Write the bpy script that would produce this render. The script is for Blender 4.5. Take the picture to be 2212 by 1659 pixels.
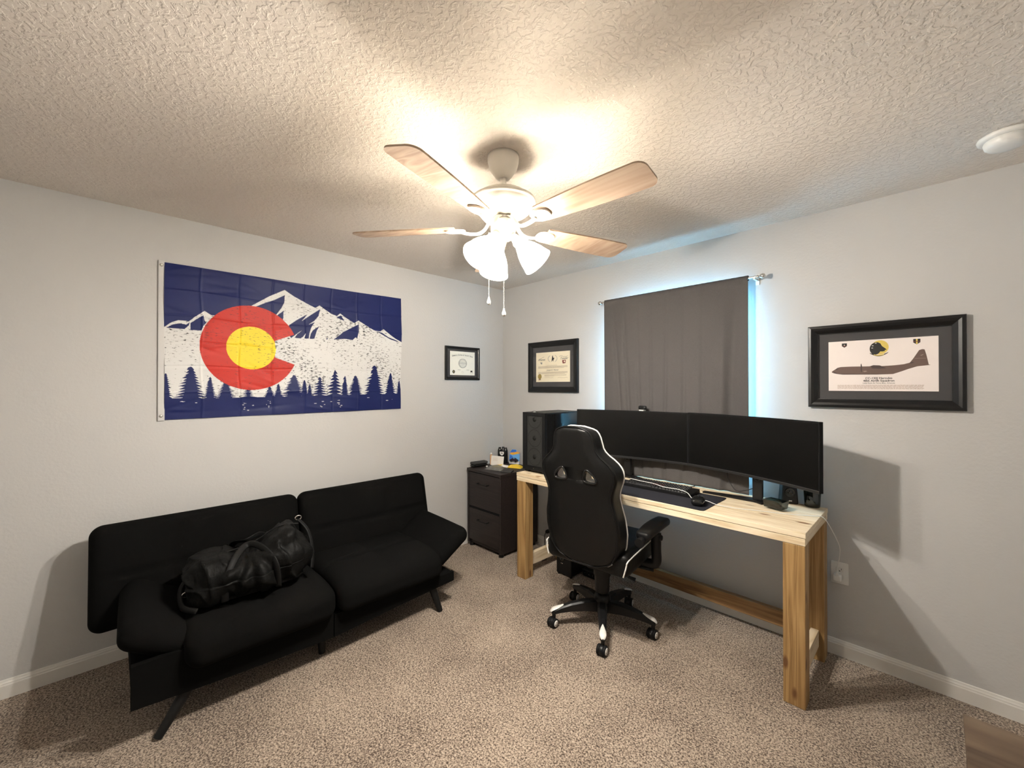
import bpy, bmesh, math, random
import numpy as np
from mathutils import Vector, Matrix, Euler
random.seed(7)
PI = math.pi
for o in list(bpy.data.objects): bpy.data.objects.remove(o)
scn = bpy.context.scene
COL = scn.collection

# ------------------------------------------------------------ camera
cam_d = bpy.data.cameras.new('camera'); cam = bpy.data.objects.new('camera', cam_d); COL.objects.link(cam)
cam_d.sensor_width = 36.0; cam_d.sensor_fit = 'HORIZONTAL'; cam_d.lens = 887.74/2212*36
cam_d.clip_start = 0.02
cam.location = (3.0534, -2.8467, 1.4645)
cam.rotation_euler = (math.radians(90+0.3006), 0, math.radians(45.747))
scn.camera = cam
# ------------------------------------------------------------ world, exposure
w = bpy.data.worlds.new('sky'); scn.world = w; w.use_nodes = True
bg = w.node_tree.nodes['Background']; bg.inputs[0].default_value = (0.20, 0.64, 1.0, 1); bg.inputs[1].default_value = 14.5
vs = scn.view_settings
vs.view_transform = 'Standard'; vs.look = 'None'; vs.gamma = 1.0; vs.use_curve_mapping = False; vs.exposure = 1.2
LAMP_POWER = 30.0
LAMP_COL = (1.0, 0.945, 0.86)
# sky light comes in through the window opening: portal in the opening
pl = bpy.data.lights.new('window_portal', 'AREA'); pl.shape = 'RECTANGLE'; pl.size = 0.92; pl.size_y = 1.12
pl.cycles.is_portal = True
po = bpy.data.objects.new('window_portal', pl); COL.objects.link(po)
po.location = (1.77, 0.10, 1.49); po.rotation_euler = (-PI/2, 0, 0)

# ------------------------------------------------------------ materials
def nm(name):
    m = bpy.data.materials.new(name); m.use_nodes = True
    return m, m.node_tree, m.node_tree.nodes['Principled BSDF']
def lk(nt, a, b): nt.links.new(a, b)
def simple(name, col, rough=0.5, metal=0.0, spec=0.5, bump=None, emis=None, coat=0.0, sheen=0.0):
    m, nt, b = nm(name)
    b.inputs['Base Color'].default_value = (*col, 1); b.inputs['Roughness'].default_value = rough
    b.inputs['Metallic'].default_value = metal; b.inputs['Specular IOR Level'].default_value = spec
    b.inputs['Coat Weight'].default_value = coat; b.inputs['Sheen Weight'].default_value = sheen
    if emis:
        b.inputs['Emission Color'].default_value = (*emis[0], 1); b.inputs['Emission Strength'].default_value = emis[1]
    tc = nt.nodes.new('ShaderNodeTexCoord'); n = nt.nodes.new('ShaderNodeTexNoise')
    sc, st, di = bump if bump else (60, 0.05, 0.001)
    n.inputs['Scale'].default_value = sc; n.inputs['Detail'].default_value = 4
    bp = nt.nodes.new('ShaderNodeBump'); bp.inputs['Strength'].default_value = st; bp.inputs['Distance'].default_value = di
    lk(nt, tc.outputs['Object'], n.inputs['Vector']); lk(nt, n.outputs['Fac'], bp.inputs['Height']); lk(nt, bp.outputs['Normal'], b.inputs['Normal'])
    return m
def ramp(nt, stops):
    r = nt.nodes.new('ShaderNodeValToRGB')
    e = r.color_ramp.elements
    while len(e) < len(stops): e.new(0.5)
    for i, (p, c) in enumerate(stops): e[i].position = p; e[i].color = (*c, 1)
    return r
def wood(name, cols, axis='X', scale=1.0, knots=False, rough=0.55, ring=14.0):
    m, nt, b = nm(name)
    tc = nt.nodes.new('ShaderNodeTexCoord'); mp = nt.nodes.new('ShaderNodeMapping')
    s = [ring*scale]*3; s['XYZ'.index(axis)] = 1.1*scale
    mp.inputs['Scale'].default_value = s
    lk(nt, tc.outputs['Object'], mp.inputs['Vector'])
    n1 = nt.nodes.new('ShaderNodeTexNoise'); n1.inputs['Scale'].default_value = 1.0; n1.inputs['Detail'].default_value = 2; n1.inputs['Distortion'].default_value = 0.6
    lk(nt, mp.outputs[0], n1.inputs['Vector'])
    mul = nt.nodes.new('ShaderNodeMath'); mul.operation = 'MULTIPLY'; mul.inputs[1].default_value = 9.0
    fr = nt.nodes.new('ShaderNodeMath'); fr.operation = 'PINGPONG'; fr.inputs[1].default_value = 1.0
    lk(nt, n1.outputs['Fac'], mul.inputs[0]); lk(nt, mul.outputs[0], fr.inputs[0])
    n2 = nt.nodes.new('ShaderNodeTexNoise'); n2.inputs['Scale'].default_value = 9.0; n2.inputs['Detail'].default_value = 5
    lk(nt, mp.outputs[0], n2.inputs['Vector'])
    mx = nt.nodes.new('ShaderNodeMath'); mx.operation = 'MULTIPLY_ADD'; mx.inputs[1].default_value = 0.35
    lk(nt, n2.outputs['Fac'], mx.inputs[0]); 
    ml = nt.nodes.new('ShaderNodeMath'); ml.operation = 'MULTIPLY'; ml.inputs[1].default_value = 0.65
    lk(nt, fr.outputs[0], ml.inputs[0]); lk(nt, ml.outputs[0], mx.inputs[2])
    r = ramp(nt, [(0.1, cols[0]), (0.55, cols[1]), (0.95, cols[2])])
    lk(nt, mx.outputs[0], r.inputs[0]); out = r.outputs[0]
    if knots:
        vo = nt.nodes.new('ShaderNodeTexVoronoi'); mp2 = nt.nodes.new('ShaderNodeMapping')
        s2 = [13.0, 13.0, 13.0]; s2['XYZ'.index(axis)] = 5.0
        mp2.inputs['Scale'].default_value = s2; vo.inputs['Scale'].default_value = 1.0
        lk(nt, tc.outputs['Object'], mp2.inputs['Vector']); lk(nt, mp2.outputs[0], vo.inputs['Vector'])
        r2 = ramp(nt, [(0.10, (1, 1, 1)), (0.20, (0, 0, 0))]); lk(nt, vo.outputs['Distance'], r2.inputs[0])
        mi = nt.nodes.new('ShaderNodeMix'); mi.data_type = 'RGBA'
        lk(nt, r2.outputs[0], mi.inputs[0]); lk(nt, out, mi.inputs[6]); mi.inputs[7].default_value = (*knots, 1); out = mi.outputs[2]
    lk(nt, out, b.inputs['Base Color']); b.inputs['Roughness'].default_value = rough
    bp = nt.nodes.new('ShaderNodeBump'); bp.inputs['Strength'].default_value = 0.15; bp.inputs['Distance'].default_value = 0.002
    lk(nt, mx.outputs[0], bp.inputs['Height']); lk(nt, bp.outputs['Normal'], b.inputs['Normal'])
    return m

M = {}
# painted orange-peel wall
def wall_mat(name, col, scale, strength, dist, rough=0.75):
    m, nt, b = nm(name)
    b.inputs['Base Color'].default_value = (*col, 1); b.inputs['Roughness'].default_value = rough; b.inputs['Specular IOR Level'].default_value = 0.25
    g = nt.nodes.new('ShaderNodeNewGeometry')
    n = nt.nodes.new('ShaderNodeTexNoise'); n.inputs['Scale'].default_value = scale; n.inputs['Detail'].default_value = 3; n.inputs['Roughness'].default_value = 0.5
    lk(nt, g.outputs['Position'], n.inputs['Vector'])
    bp = nt.nodes.new('ShaderNodeBump'); bp.inputs['Strength'].default_value = strength; bp.inputs['Distance'].default_value = dist
    lk(nt, n.outputs['Fac'], bp.inputs['Height']); lk(nt, bp.outputs['Normal'], b.inputs['Normal'])
    return m
M['wall'] = wall_mat('wall_paint', (0.56, 0.555, 0.545), 70, 0.25, 0.004)
def ceiling_mat():
    m, nt, b = nm('ceiling_knockdown')
    b.inputs['Base Color'].default_value = (0.74, 0.68, 0.62, 1); b.inputs['Roughness'].default_value = 0.8; b.inputs['Specular IOR Level'].default_value = 0.2
    g = nt.nodes.new('ShaderNodeNewGeometry')
    n = nt.nodes.new('ShaderNodeTexNoise'); n.inputs['Scale'].default_value = 48; n.inputs['Detail'].default_value = 3; n.inputs['Roughness'].default_value = 0.55; n.inputs['Distortion'].default_value = 0.5
    lk(nt, g.outputs['Position'], n.inputs['Vector'])
    r = ramp(nt, [(0.46, (0, 0, 0)), (0.58, (1, 1, 1))]); lk(nt, n.outputs['Fac'], r.inputs[0])
    n2 = nt.nodes.new('ShaderNodeTexNoise'); n2.inputs['Scale'].default_value = 110; n2.inputs['Detail'].default_value = 2
    lk(nt, g.outputs['Position'], n2.inputs['Vector'])
    ad = nt.nodes.new('ShaderNodeMath'); ad.operation = 'MULTIPLY_ADD'; ad.inputs[1].default_value = 0.35
    lk(nt, n2.outputs['Fac'], ad.inputs[0]); lk(nt, r.outputs[0], ad.inputs[2])
    bp = nt.nodes.new('ShaderNodeBump'); bp.inputs['Strength'].default_value = 0.52; bp.inputs['Distance'].default_value = 0.004
    lk(nt, ad.outputs[0], bp.inputs['Height']); lk(nt, bp.outputs['Normal'], b.inputs['Normal'])
    return m
M['ceiling'] = ceiling_mat()
def carpet_mat():
    m, nt, b = nm('carpet_pile')
    g = nt.nodes.new('ShaderNodeNewGeometry')
    mp = nt.nodes.new('ShaderNodeMapping'); mp.inputs['Scale'].default_value = (1, 1, 1); lk(nt, g.outputs['Position'], mp.inputs['Vector'])
    n = nt.nodes.new('ShaderNodeTexNoise'); n.inputs['Scale'].default_value = 145; n.inputs['Detail'].default_value = 3; n.inputs['Roughness'].default_value = 0.65; n.inputs['Distortion'].default_value = 0.6
    lk(nt, mp.outputs[0], n.inputs['Vector'])
    n3 = nt.nodes.new('ShaderNodeTexNoise'); n3.inputs['Scale'].default_value = 3.0; n3.inputs['Detail'].default_value = 3
    lk(nt, mp.outputs[0], n3.inputs['Vector'])
    ad = nt.nodes.new('ShaderNodeMath'); ad.operation = 'MULTIPLY_ADD'; ad.inputs[1].default_value = 0.14
    lk(nt, n3.outputs['Fac'], ad.inputs[0]); lk(nt, n.outputs['Fac'], ad.inputs[2])
    r = ramp(nt, [(0.455, (0.065, 0.045, 0.033)), (0.525, (0.165, 0.123, 0.093)), (0.58, (0.33, 0.260, 0.200)), (0.70, (0.54, 0.44, 0.345))])
    lk(nt, ad.outputs[0], r.inputs[0]); lk(nt, r.outputs[0], b.inputs['Base Color'])
    b.inputs['Roughness'].default_value = 0.95; b.inputs['Specular IOR Level'].default_value = 0.1; b.inputs['Sheen Weight'].default_value = 0.15
    bp = nt.nodes.new('ShaderNodeBump'); bp.inputs['Strength'].default_value = 0.6; bp.inputs['Distance'].default_value = 0.012
    lk(nt, n.outputs['Fac'], bp.inputs['Height']); lk(nt, bp.outputs['Normal'], b.inputs['Normal'])
    return m
M['carpet'] = carpet_mat()
M['trim'] = simple('white_trim_paint', (0.74, 0.72, 0.68), 0.35)
M['white_plastic'] = simple('white_plastic', (0.80, 0.79, 0.76), 0.35)
M['fan_white'] = simple('fan_white_enamel', (0.72, 0.69, 0.63), 0.32)
M['blade'] = wood('fan_blade_wood', [(0.30, 0.20, 0.14), (0.40, 0.29, 0.21), (0.47, 0.36, 0.27)], 'X', 1.0, rough=0.5)
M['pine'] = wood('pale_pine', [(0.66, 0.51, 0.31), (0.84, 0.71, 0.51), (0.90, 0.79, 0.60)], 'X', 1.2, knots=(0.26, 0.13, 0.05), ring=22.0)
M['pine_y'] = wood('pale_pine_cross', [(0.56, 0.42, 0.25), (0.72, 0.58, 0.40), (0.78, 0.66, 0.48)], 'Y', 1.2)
M['post'] = wood('treated_post_wood', [(0.23, 0.125, 0.042), (0.36, 0.215, 0.082), (0.46, 0.295, 0.125)], 'Z', 0.9, knots=(0.14, 0.06, 0.02), ring=34.0)
M['beam'] = wood('brown_beam_wood', [(0.13, 0.065, 0.022), (0.22, 0.12, 0.045), (0.30, 0.18, 0.075)], 'X', 1.1, ring=24.0)
M['espresso'] = wood('espresso_laminate', [(0.010, 0.007, 0.006), (0.018, 0.012, 0.011), (0.028, 0.019, 0.017)], 'X', 1.6, rough=0.5, ring=40)
M['chest'] = wood('red_brown_wood', [(0.055, 0.033, 0.020), (0.115, 0.075, 0.047), (0.18, 0.128, 0.086)], 'X', 0.9, rough=0.5, ring=6)
M['black_fabric'] = simple('black_velvet_fabric', (0.0042, 0.0042, 0.0040), 0.95, spec=0.06, bump=(300, 0.3, 0.001), sheen=0.0)
M['bag_nylon'] = simple('black_nylon', (0.0035, 0.0035, 0.0033), 0.58, spec=0.13, bump=(30, 0.5, 0.008))
M['webbing'] = simple('black_webbing', (0.005, 0.005, 0.005), 0.6, spec=0.2, bump=(200, 0.3, 0.001))
M['black_metal'] = simple('black_metal', (0.006, 0.006, 0.006), 0.5, spec=0.25)
M['black_plastic'] = simple('black_plastic', (0.006, 0.006, 0.0065), 0.40, spec=0.30)
M['gloss_black'] = simple('glossy_black_plastic', (0.008, 0.008, 0.008), 0.12)
M['matte_black'] = simple('matte_black', (0.005, 0.005, 0.0055), 0.7, spec=0.2)
M['leather'] = simple('black_faux_leather', (0.0050, 0.0050, 0.0048), 0.42, spec=0.22, bump=(140, 0.25, 0.0015))
M['white_piping'] = simple('white_piping', (0.72, 0.70, 0.66), 0.45)
M['screen'] = simple('dark_screen', (0.0032, 0.0032, 0.0030), 0.33, spec=0.22, bump=(400, 0.02, 0.0003))
M['bezel'] = simple('dark_bezel', (0.02, 0.02, 0.02), 0.3)
M['chrome'] = simple('brushed_nickel', (0.62, 0.60, 0.57), 0.25, metal=1.0)
M['brass'] = simple('brass', (0.62, 0.45, 0.18), 0.35, metal=1.0)
M['canvas'] = simple('white_canvas', (0.62, 0.61, 0.60), 0.7, bump=(400, 0.2, 0.0008))
M['frame'] = simple('black_satin_frame', (0.006, 0.006, 0.0065), 0.35, spec=0.35)
M['mat_grey'] = simple('charcoal_matboard', (0.055, 0.052, 0.055), 0.8)
M['paper_white'] = simple('white_paper', (0.86, 0.83, 0.80), 0.7)
M['paper_pink'] = simple('rosy_white_paper', (0.95, 0.87, 0.84), 0.7)
M['paper_cream'] = simple('cream_paper', (0.93, 0.85, 0.66), 0.7)
M['ivory'] = simple('ivory_paper', (0.95, 0.93, 0.84), 0.7)
M['ink'] = simple('black_ink', (0.02, 0.018, 0.016), 0.7)
M['ink_grey'] = simple('grey_ink', (0.33, 0.32, 0.30), 0.7)
M['ink_brown'] = simple('brown_ink', (0.22, 0.15, 0.08), 0.7)
M['ink_faint'] = simple('faint_ink', (0.62, 0.50, 0.44), 0.7)
M['ink_red'] = simple('dark_red_ink', (0.22, 0.04, 0.03), 0.7)
M['gold'] = simple('gold_foil', (0.42, 0.30, 0.07), 0.4, metal=0.4)
M['yellow_print'] = simple('yellow_ink', (0.80, 0.62, 0.14), 0.7)
M['plane'] = simple('aircraft_print', (0.17, 0.105, 0.085), 0.7)
M['plane_dark'] = simple('aircraft_print_dark', (0.075, 0.05, 0.045), 0.7)
M['plane_light'] = simple('aircraft_print_light', (0.36, 0.26, 0.22), 0.7)
M['navy_mat'] = simple('navy_black_cloth', (0.010, 0.011, 0.018), 0.8, bump=(500, 0.3, 0.0005))
M['mesh_grey'] = simple('steel_mesh', (0.055, 0.055, 0.05), 0.45)
M['yellow'] = simple('yellow_plastic', (0.85, 0.58, 0.04), 0.35)
M['orange'] = simple('orange_flame', (0.90, 0.36, 0.04), 0.4)
M['blue_card'] = simple('blue_card', (0.03, 0.16, 0.62), 0.4)
M['sky_card'] = simple('light_blue_card', (0.15, 0.42, 0.80), 0.4)
M['car_purple'] = simple('dark_purple_enamel', (0.025, 0.012, 0.03), 0.2)
M['peach'] = simple('peach_wax', (0.80, 0.48, 0.27), 0.4)
M['grey_felt'] = simple('dark_grey_felt', (0.045, 0.045, 0.045), 0.8)
M['grey_key'] = simple('black_keycap', (0.014, 0.014, 0.015), 0.45)
M['red_key'] = simple('dark_red_keycap', (0.035, 0.010, 0.009), 0.45)
def glassy(name, col, alpha, rough=0.05):
    m, nt, b = nm(name); nt.nodes.remove(b)
    out = [n for n in nt.nodes if n.type == 'OUTPUT_MATERIAL'][0]
    t = nt.nodes.new('ShaderNodeBsdfTransparent'); t.inputs[0].default_value = (*col, 1)
    g = nt.nodes.new('ShaderNodeBsdfGlossy'); g.inputs['Roughness'].default_value = rough
    lw = nt.nodes.new('ShaderNodeLayerWeight'); lw.inputs[0].default_value = 0.5
    f = nt.nodes.new('ShaderNodeMath'); f.operation = 'POWER'; f.inputs[1].default_value = 5.0; lk(nt, lw.outputs['Facing'], f.inputs[0])
    ad = nt.nodes.new('ShaderNodeMath'); ad.operation = 'MULTIPLY_ADD'; ad.inputs[1].default_value = 0.7; ad.inputs[2].default_value = alpha+0.025
    mx = nt.nodes.new('ShaderNodeMixShader')
    lk(nt, f.outputs[0], ad.inputs[0]); lk(nt, ad.outputs[0], mx.inputs[0]); lk(nt, t.outputs[0], mx.inputs[1]); lk(nt, g.outputs[0], mx.inputs[2]); lk(nt, mx.outputs[0], out.inputs[0])
    return m
M['glass'] = glassy('picture_glass', (1, 1, 1), 0.0)
M['window_glass'] = glassy('window_glass', (0.96, 0.98, 1), 0.0)
M['smoke_glass'] = glassy('smoked_glass', (0.34, 0.37, 0.355), 0.05)
M['clear_bag'] = glassy('clear_plastic_film', (0.62, 0.62, 0.57), 0.30, 0.35)
def shade_mat():
    m, nt, b = nm('lit_frosted_glass'); nt.nodes.remove(b)
    out = [n for n in nt.nodes if n.type == 'OUTPUT_MATERIAL'][0]
    t = nt.nodes.new('ShaderNodeBsdfTransparent'); t.inputs[0].default_value = (1, 0.97, 0.92, 1)
    tl = nt.nodes.new('ShaderNodeBsdfTranslucent'); tl.inputs[0].default_value = (0.95, 0.92, 0.86, 1)
    e = nt.nodes.new('ShaderNodeEmission'); e.inputs[0].default_value = (1.0, 0.93, 0.80, 1); e.inputs[1].default_value = 5.5
    m1 = nt.nodes.new('ShaderNodeMixShader'); m1.inputs[0].default_value = 0.70
    lk(nt, t.outputs[0], m1.inputs[1]); lk(nt, tl.outputs[0], m1.inputs[2])
    a = nt.nodes.new('ShaderNodeAddShader'); lk(nt, m1.outputs[0], a.inputs[0]); lk(nt, e.outputs[0], a.inputs[1]); lk(nt, a.outputs[0], out.inputs[0])
    return m
M['shade'] = shade_mat()
M['bulb'] = simple('lit_bulb', (1, 1, 1), 0.5, emis=((1, 0.9, 0.75), 12.0))
def curtain_mat():
    m, nt, b = nm('curtain_cloth')
    out = [n for n in nt.nodes if n.type == 'OUTPUT_MATERIAL'][0]
    tc = nt.nodes.new('ShaderNodeTexCoord'); mp = nt.nodes.new('ShaderNodeMapping'); mp.inputs['Scale'].default_value = (400, 400, 900)
    n = nt.nodes.new('ShaderNodeTexNoise'); n.inputs['Scale'].default_value = 1.0
    lk(nt, tc.outputs['Object'], mp.inputs['Vector']); lk(nt, mp.outputs[0], n.inputs['Vector'])
    r = ramp(nt, [(0.3, (0.072, 0.067, 0.066)), (0.7, (0.104, 0.097, 0.096))]); lk(nt, n.outputs['Fac'], r.inputs[0]); lk(nt, r.outputs[0], b.inputs['Base Color'])
    b.inputs['Roughness'].default_value = 0.85; b.inputs['Specular IOR Level'].default_value = 0.2
    tl = nt.nodes.new('ShaderNodeBsdfTranslucent'); tl.inputs[0].default_value = (0.9, 0.62, 0.45, 1)
    mx = nt.nodes.new('ShaderNodeMixShader'); mx.inputs[0].default_value = 0.0
    lk(nt, b.outputs[0], mx.inputs[1]); lk(nt, tl.outputs[0], mx.inputs[2]); lk(nt, mx.outputs[0], out.inputs[0])
    return m
M['curtain'] = curtain_mat()
M['lining'] = simple('white_blackout_lining', (0.80, 0.80, 0.80), 0.8)
def flag_mat():
    m, nt, b = nm('printed_flag_cloth')
    at = nt.nodes.new('ShaderNodeVertexColor'); at.layer_name = 'print'
    tc = nt.nodes.new('ShaderNodeTexCoord'); mp = nt.nodes.new('ShaderNodeMapping'); mp.inputs['Scale'].default_value = (1, 40, 125)
    n = nt.nodes.new('ShaderNodeTexNoise'); n.inputs['Scale'].default_value = 1.0; n.inputs['Detail'].default_value = 5; n.inputs['Roughness'].default_value = 0.65
    lk(nt, tc.outputs['Object'], mp.inputs['Vector']); lk(nt, mp.outputs[0], n.inputs['Vector'])
    n2 = nt.nodes.new('ShaderNodeTexNoise'); n2.inputs['Scale'].default_value = 3.2; n2.inputs['Detail'].default_value = 2
    lk(nt, tc.outputs['Object'], n2.inputs['Vector'])
    ad = nt.nodes.new('ShaderNodeMath'); ad.operation = 'MULTIPLY_ADD'; ad.inputs[1].default_value = 0.30
    lk(nt, n2.outputs['Fac'], ad.inputs[0]); lk(nt, n.outputs['Fac'], ad.inputs[2])
    r = ramp(nt, [(0.715, (0, 0, 0)), (0.785, (1, 1, 1))]); lk(nt, ad.outputs[0], r.inputs[0])
    mi = nt.nodes.new('ShaderNodeMix'); mi.data_type = 'RGBA'; mu = nt.nodes.new('ShaderNodeMath'); mu.operation = 'MULTIPLY'
    lk(nt, r.outputs[0], mu.inputs[0]); lk(nt, at.outputs['Alpha'], mu.inputs[1])
    lk(nt, mu.outputs[0], mi.inputs[0]); lk(nt, at.outputs['Color'], mi.inputs[6]); mi.inputs[7].default_value = (0.03, 0.03, 0.03, 1)
    lk(nt, mi.outputs[2], b.inputs['Base Color']); b.inputs['Roughness'].default_value = 0.48; b.inputs['Specular IOR Level'].default_value = 0.2
    return m
M['flag'] = flag_mat()
def mesh_front_mat():
    m, nt, b = nm('perforated_mesh')
    tc = nt.nodes.new('ShaderNodeTexCoord'); mp = nt.nodes.new('ShaderNodeMapping'); mp.inputs['Scale'].default_value = (330, 330, 330); mp.inputs['Rotation'].default_value = (0, 0.785, 0)
    ck = nt.nodes.new('ShaderNodeTexChecker'); ck.inputs['Scale'].default_value = 1.0
    ck.inputs[1].default_value = (0.040, 0.040, 0.037, 1); ck.inputs[2].default_value = (0.006, 0.006, 0.006, 1)
    lk(nt, tc.outputs['Object'], mp.inputs['Vector']); lk(nt, mp.outputs[0], ck.inputs['Vector']); lk(nt, ck.outputs[0], b.inputs['Base Color'])
    b.inputs['Roughness'].default_value = 0.45
    return m
M['pc_mesh'] = mesh_front_mat()
M['fan_ring'] = simple('dark_fan_plastic', (0.013, 0.013, 0.012), 0.6, spec=0.2)  # plastic tone set near the mesh colour so the rings stay faint

# ------------------------------------------------------------ mesh tools
class MB:
    def __init__(s): s.v = []; s.f = []; s.mi = []; s.mats = []; s.sm = []
    def _m(s, m):
        if m not in s.mats: s.mats.append(m)
        return s.mats.index(m)
    def add(s, vs, fs, m=None, smooth=False, mat4=None):
        b = len(s.v)
        if mat4 is not None: vs = [mat4 @ Vector(v) for v in vs]
        s.v += [tuple(v) for v in vs]; k = s._m(m)
        for f in fs: s.f.append([i+b for i in f]); s.mi.append(k); s.sm.append(smooth)
        return s
    def build(s, name, parent=None, mats=None, loc=None, col=None):
        me = bpy.data.meshes.new(name)
        off = Vector((0, 0, 0))
        if parent is not None: off = world_of(parent)
        elif loc is not None: off = Vector(loc)
        me.from_pydata([tuple(Vector(v)-off) for v in s.v], [], s.f)
        for m in s.mats: me.materials.append(M[m] if isinstance(m, str) else m)
        me.polygons.foreach_set('material_index', s.mi); me.polygons.foreach_set('use_smooth', s.sm)
        me.validate(); me.update()
        bm = bmesh.new(); bm.from_mesh(me); bmesh.ops.recalc_face_normals(bm, faces=bm.faces); bm.to_mesh(me); bm.free()
        o = bpy.data.objects.new(name, me); COL.objects.link(o)
        if parent is not None: o.parent = parent
        elif loc is not None: o.location = loc
        return o
def world_of(o):
    p = Vector(o.location)
    while o.parent: o = o.parent; p = p + Vector(o.location)
    return p
def root(name, loc, label, cat, group=None):
    o = bpy.data.objects.new(name, None); COL.objects.link(o); o.location = loc; o.empty_display_size = 0.05
    o['label'] = label; o['category'] = cat
    if group: o['group'] = group
    return o
def tag(o, label, cat, group=None):
    o['label'] = label; o['category'] = cat
    if group: o['group'] = group
    return o
def struct(o): o['kind'] = 'structure'; return o

def box_vf(c, d, bev=0.0):
    cx, cy, cz = c; hx, hy, hz = [t/2 for t in d]
    if bev <= 0:
        vs = [(cx+sx*hx, cy+sy*hy, cz+sz*hz) for sx in (-1, 1) for sy in (-1, 1) for sz in (-1, 1)]
        fs = [(0, 1, 3, 2), (4, 6, 7, 5), (0, 4, 5, 1), (2, 3, 7, 6), (0, 2, 6, 4), (1, 5, 7, 3)]
        return vs, fs
    bm = bmesh.new(); bmesh.ops.create_cube(bm, size=1.0)
    for v in bm.verts: v.co = Vector((v.co.x*2*hx, v.co.y*2*hy, v.co.z*2*hz))
    bmesh.ops.bevel(bm, geom=list(bm.edges), offset=min(bev, hx*0.95, hy*0.95, hz*0.95), segments=2, affect='EDGES', profile=0.6)
    bm.verts.ensure_lookup_table()
    vs = [(v.co.x+cx, v.co.y+cy, v.co.z+cz) for v in bm.verts]; fs = [[v.index for v in f.verts] for f in bm.faces]
    bm.free(); return vs, fs
def box(mb, lo, hi, m, bev=0.0, mat4=None):
    c = [(a+b)/2 for a, b in zip(lo, hi)]; d = [abs(b-a) for a, b in zip(lo, hi)]
    v, f = box_vf(c, d, bev); return mb.add(v, f, m, False, mat4)
def rbox_vf(d, r, n=10, fn=None):
    """rounded box centred on 0; fn deforms (unit coords, point)"""
    h = [t/2 for t in d]; r = min(r, min(h)*0.999)
    idx = {}; vs = []; fs = []
    def g(t, hh):  # parameter -1..1 to position, denser near the edges
        k = max(2, n//4)
        return t
    ts = []
    def axis(hh):
        nb = max(2, n//4); inner = n-2*nb; out = []
        for i in range(nb): out.append(-hh + r*(1-math.cos(PI/2*i/nb)))
        for i in range(inner+1): out.append(-(hh-r) + 2*(hh-r)*i/max(1, inner))
        for i in range(1, nb+1): out.append((hh-r) + r*math.sin(PI/2*i/nb))
        return out
    ax = [axis(t) for t in h]
    def vert(i, j, k):
        key = (i, j, k)
        if key in idx: return idx[key]
        p = Vector((ax[0][i], ax[1][j], ax[2][k])); q = Vector([max(-(hh-r), min(hh-r, c)) for c, hh in zip(p, h)])
        dd = p-q
        if dd.length > 1e-9: p = q + dd.normalized()*r
        if fn: p = Vector(fn(Vector((p.x/h[0], p.y/h[1], p.z/h[2])), p))
        idx[key] = len(vs); vs.append(p); return idx[key]
    N = len(ax[0])-1
    for a in range(3):
        b, c = (a+1) % 3, (a+2) % 3
        for side in (0, N):
            for i in range(N):
                for j in range(N):
                    q = []
                    for di, dj in ((0, 0), (1, 0), (1, 1), (0, 1)):
                        t = [0, 0, 0]; t[a] = side; t[b] = i+di; t[c] = j+dj; q.append(vert(*t))
                    fs.append(q if side else q[::-1])
    return vs, fs
def rbox(mb, c, d, r, m, n=10, fn=None, rot=None):
    v, f = rbox_vf(d, r, n, fn)
    T = Matrix.Translation(c)
    if rot: T = T @ Euler(rot).to_matrix().to_4x4()
    return mb.add(v, f, m, True, T)
def cyl(mb, a, b, r0, m, r1=None, n=24, cap=True, smooth=True):
    a = Vector(a); b = Vector(b); r1 = r0 if r1 is None else r1
    z = (b-a).normalized(); x = z.orthogonal().normalized(); y = z.cross(x)
    vs = []; fs = []
    for i in range(n):
        t = 2*PI*i/n; dd = x*math.cos(t)+y*math.sin(t); vs.append(a+dd*r0); vs.append(b+dd*r1)
    for i in range(n): j = (i+1) % n; fs.append((2*i, 2*j, 2*j+1, 2*i+1))
    mb.add(vs, fs, m, smooth)
    if cap:
        mb.add([vs[2*i] for i in range(n)], [list(range(n))[::-1]], m); mb.add([vs[2*i+1] for i in range(n)], [list(range(n))], m)
    return mb
def lathe(mb, c, prof, m, n=40, axis=(0, 0, 1), ref=None, smooth=True):
    z = Vector(axis).normalized(); x = z.orthogonal().normalized() if ref is None else Vector(ref); y = z.cross(x); c = Vector(c)
    vs = []; fs = []; K = len(prof)
    for i in range(n):
        t = 2*PI*i/n; dd = x*math.cos(t)+y*math.sin(t)
        for r, h in prof: vs.append(c + dd*r + z*h)
    for i in range(n):
        j = (i+1) % n
        for k in range(K-1): fs.append((i*K+k, j*K+k, j*K+k+1, i*K+k+1))
    return mb.add(vs, fs, m, smooth)
def tube(mb, pts, r, m, n=8, closed=False, flat=None, smooth=True, rad=None):
    pts = [Vector(p) for p in pts]; K = len(pts); vs = []; fs = []
    up = Vector((0, 0, 1)); prevx = None
    for i, p in enumerate(pts):
        if closed: t = (pts[(i+1) % K]-pts[i-1])
        else: t = pts[min(K-1, i+1)]-pts[max(0, i-1)]
        t.normalize()
        if prevx is None: x = t.orthogonal().normalized() if abs(t.z) > 0.99 else t.cross(up).normalized()
        else:
            x = prevx - t*prevx.dot(t)
            x = x.normalized() if x.length > 1e-6 else t.orthogonal().normalized()
        prevx = x; y = t.cross(x)
        rr = rad[i] if rad else r
        for k in range(n):
            a = 2*PI*k/n
            vs.append(p + x*math.cos(a)*rr + y*math.sin(a)*(rr if flat is None else flat))
    L = K if closed else K-1
    for i in range(L):
        i2 = (i+1) % K
        for k in range(n): k2 = (k+1) % n; fs.append((i*n+k, i*n+k2, i2*n+k2, i2*n+k))
    if not closed: fs.append(list(range(n))[::-1]); fs.append([(K-1)*n+k for k in range(n)])
    return mb.add(vs, fs, m, smooth)
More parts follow.
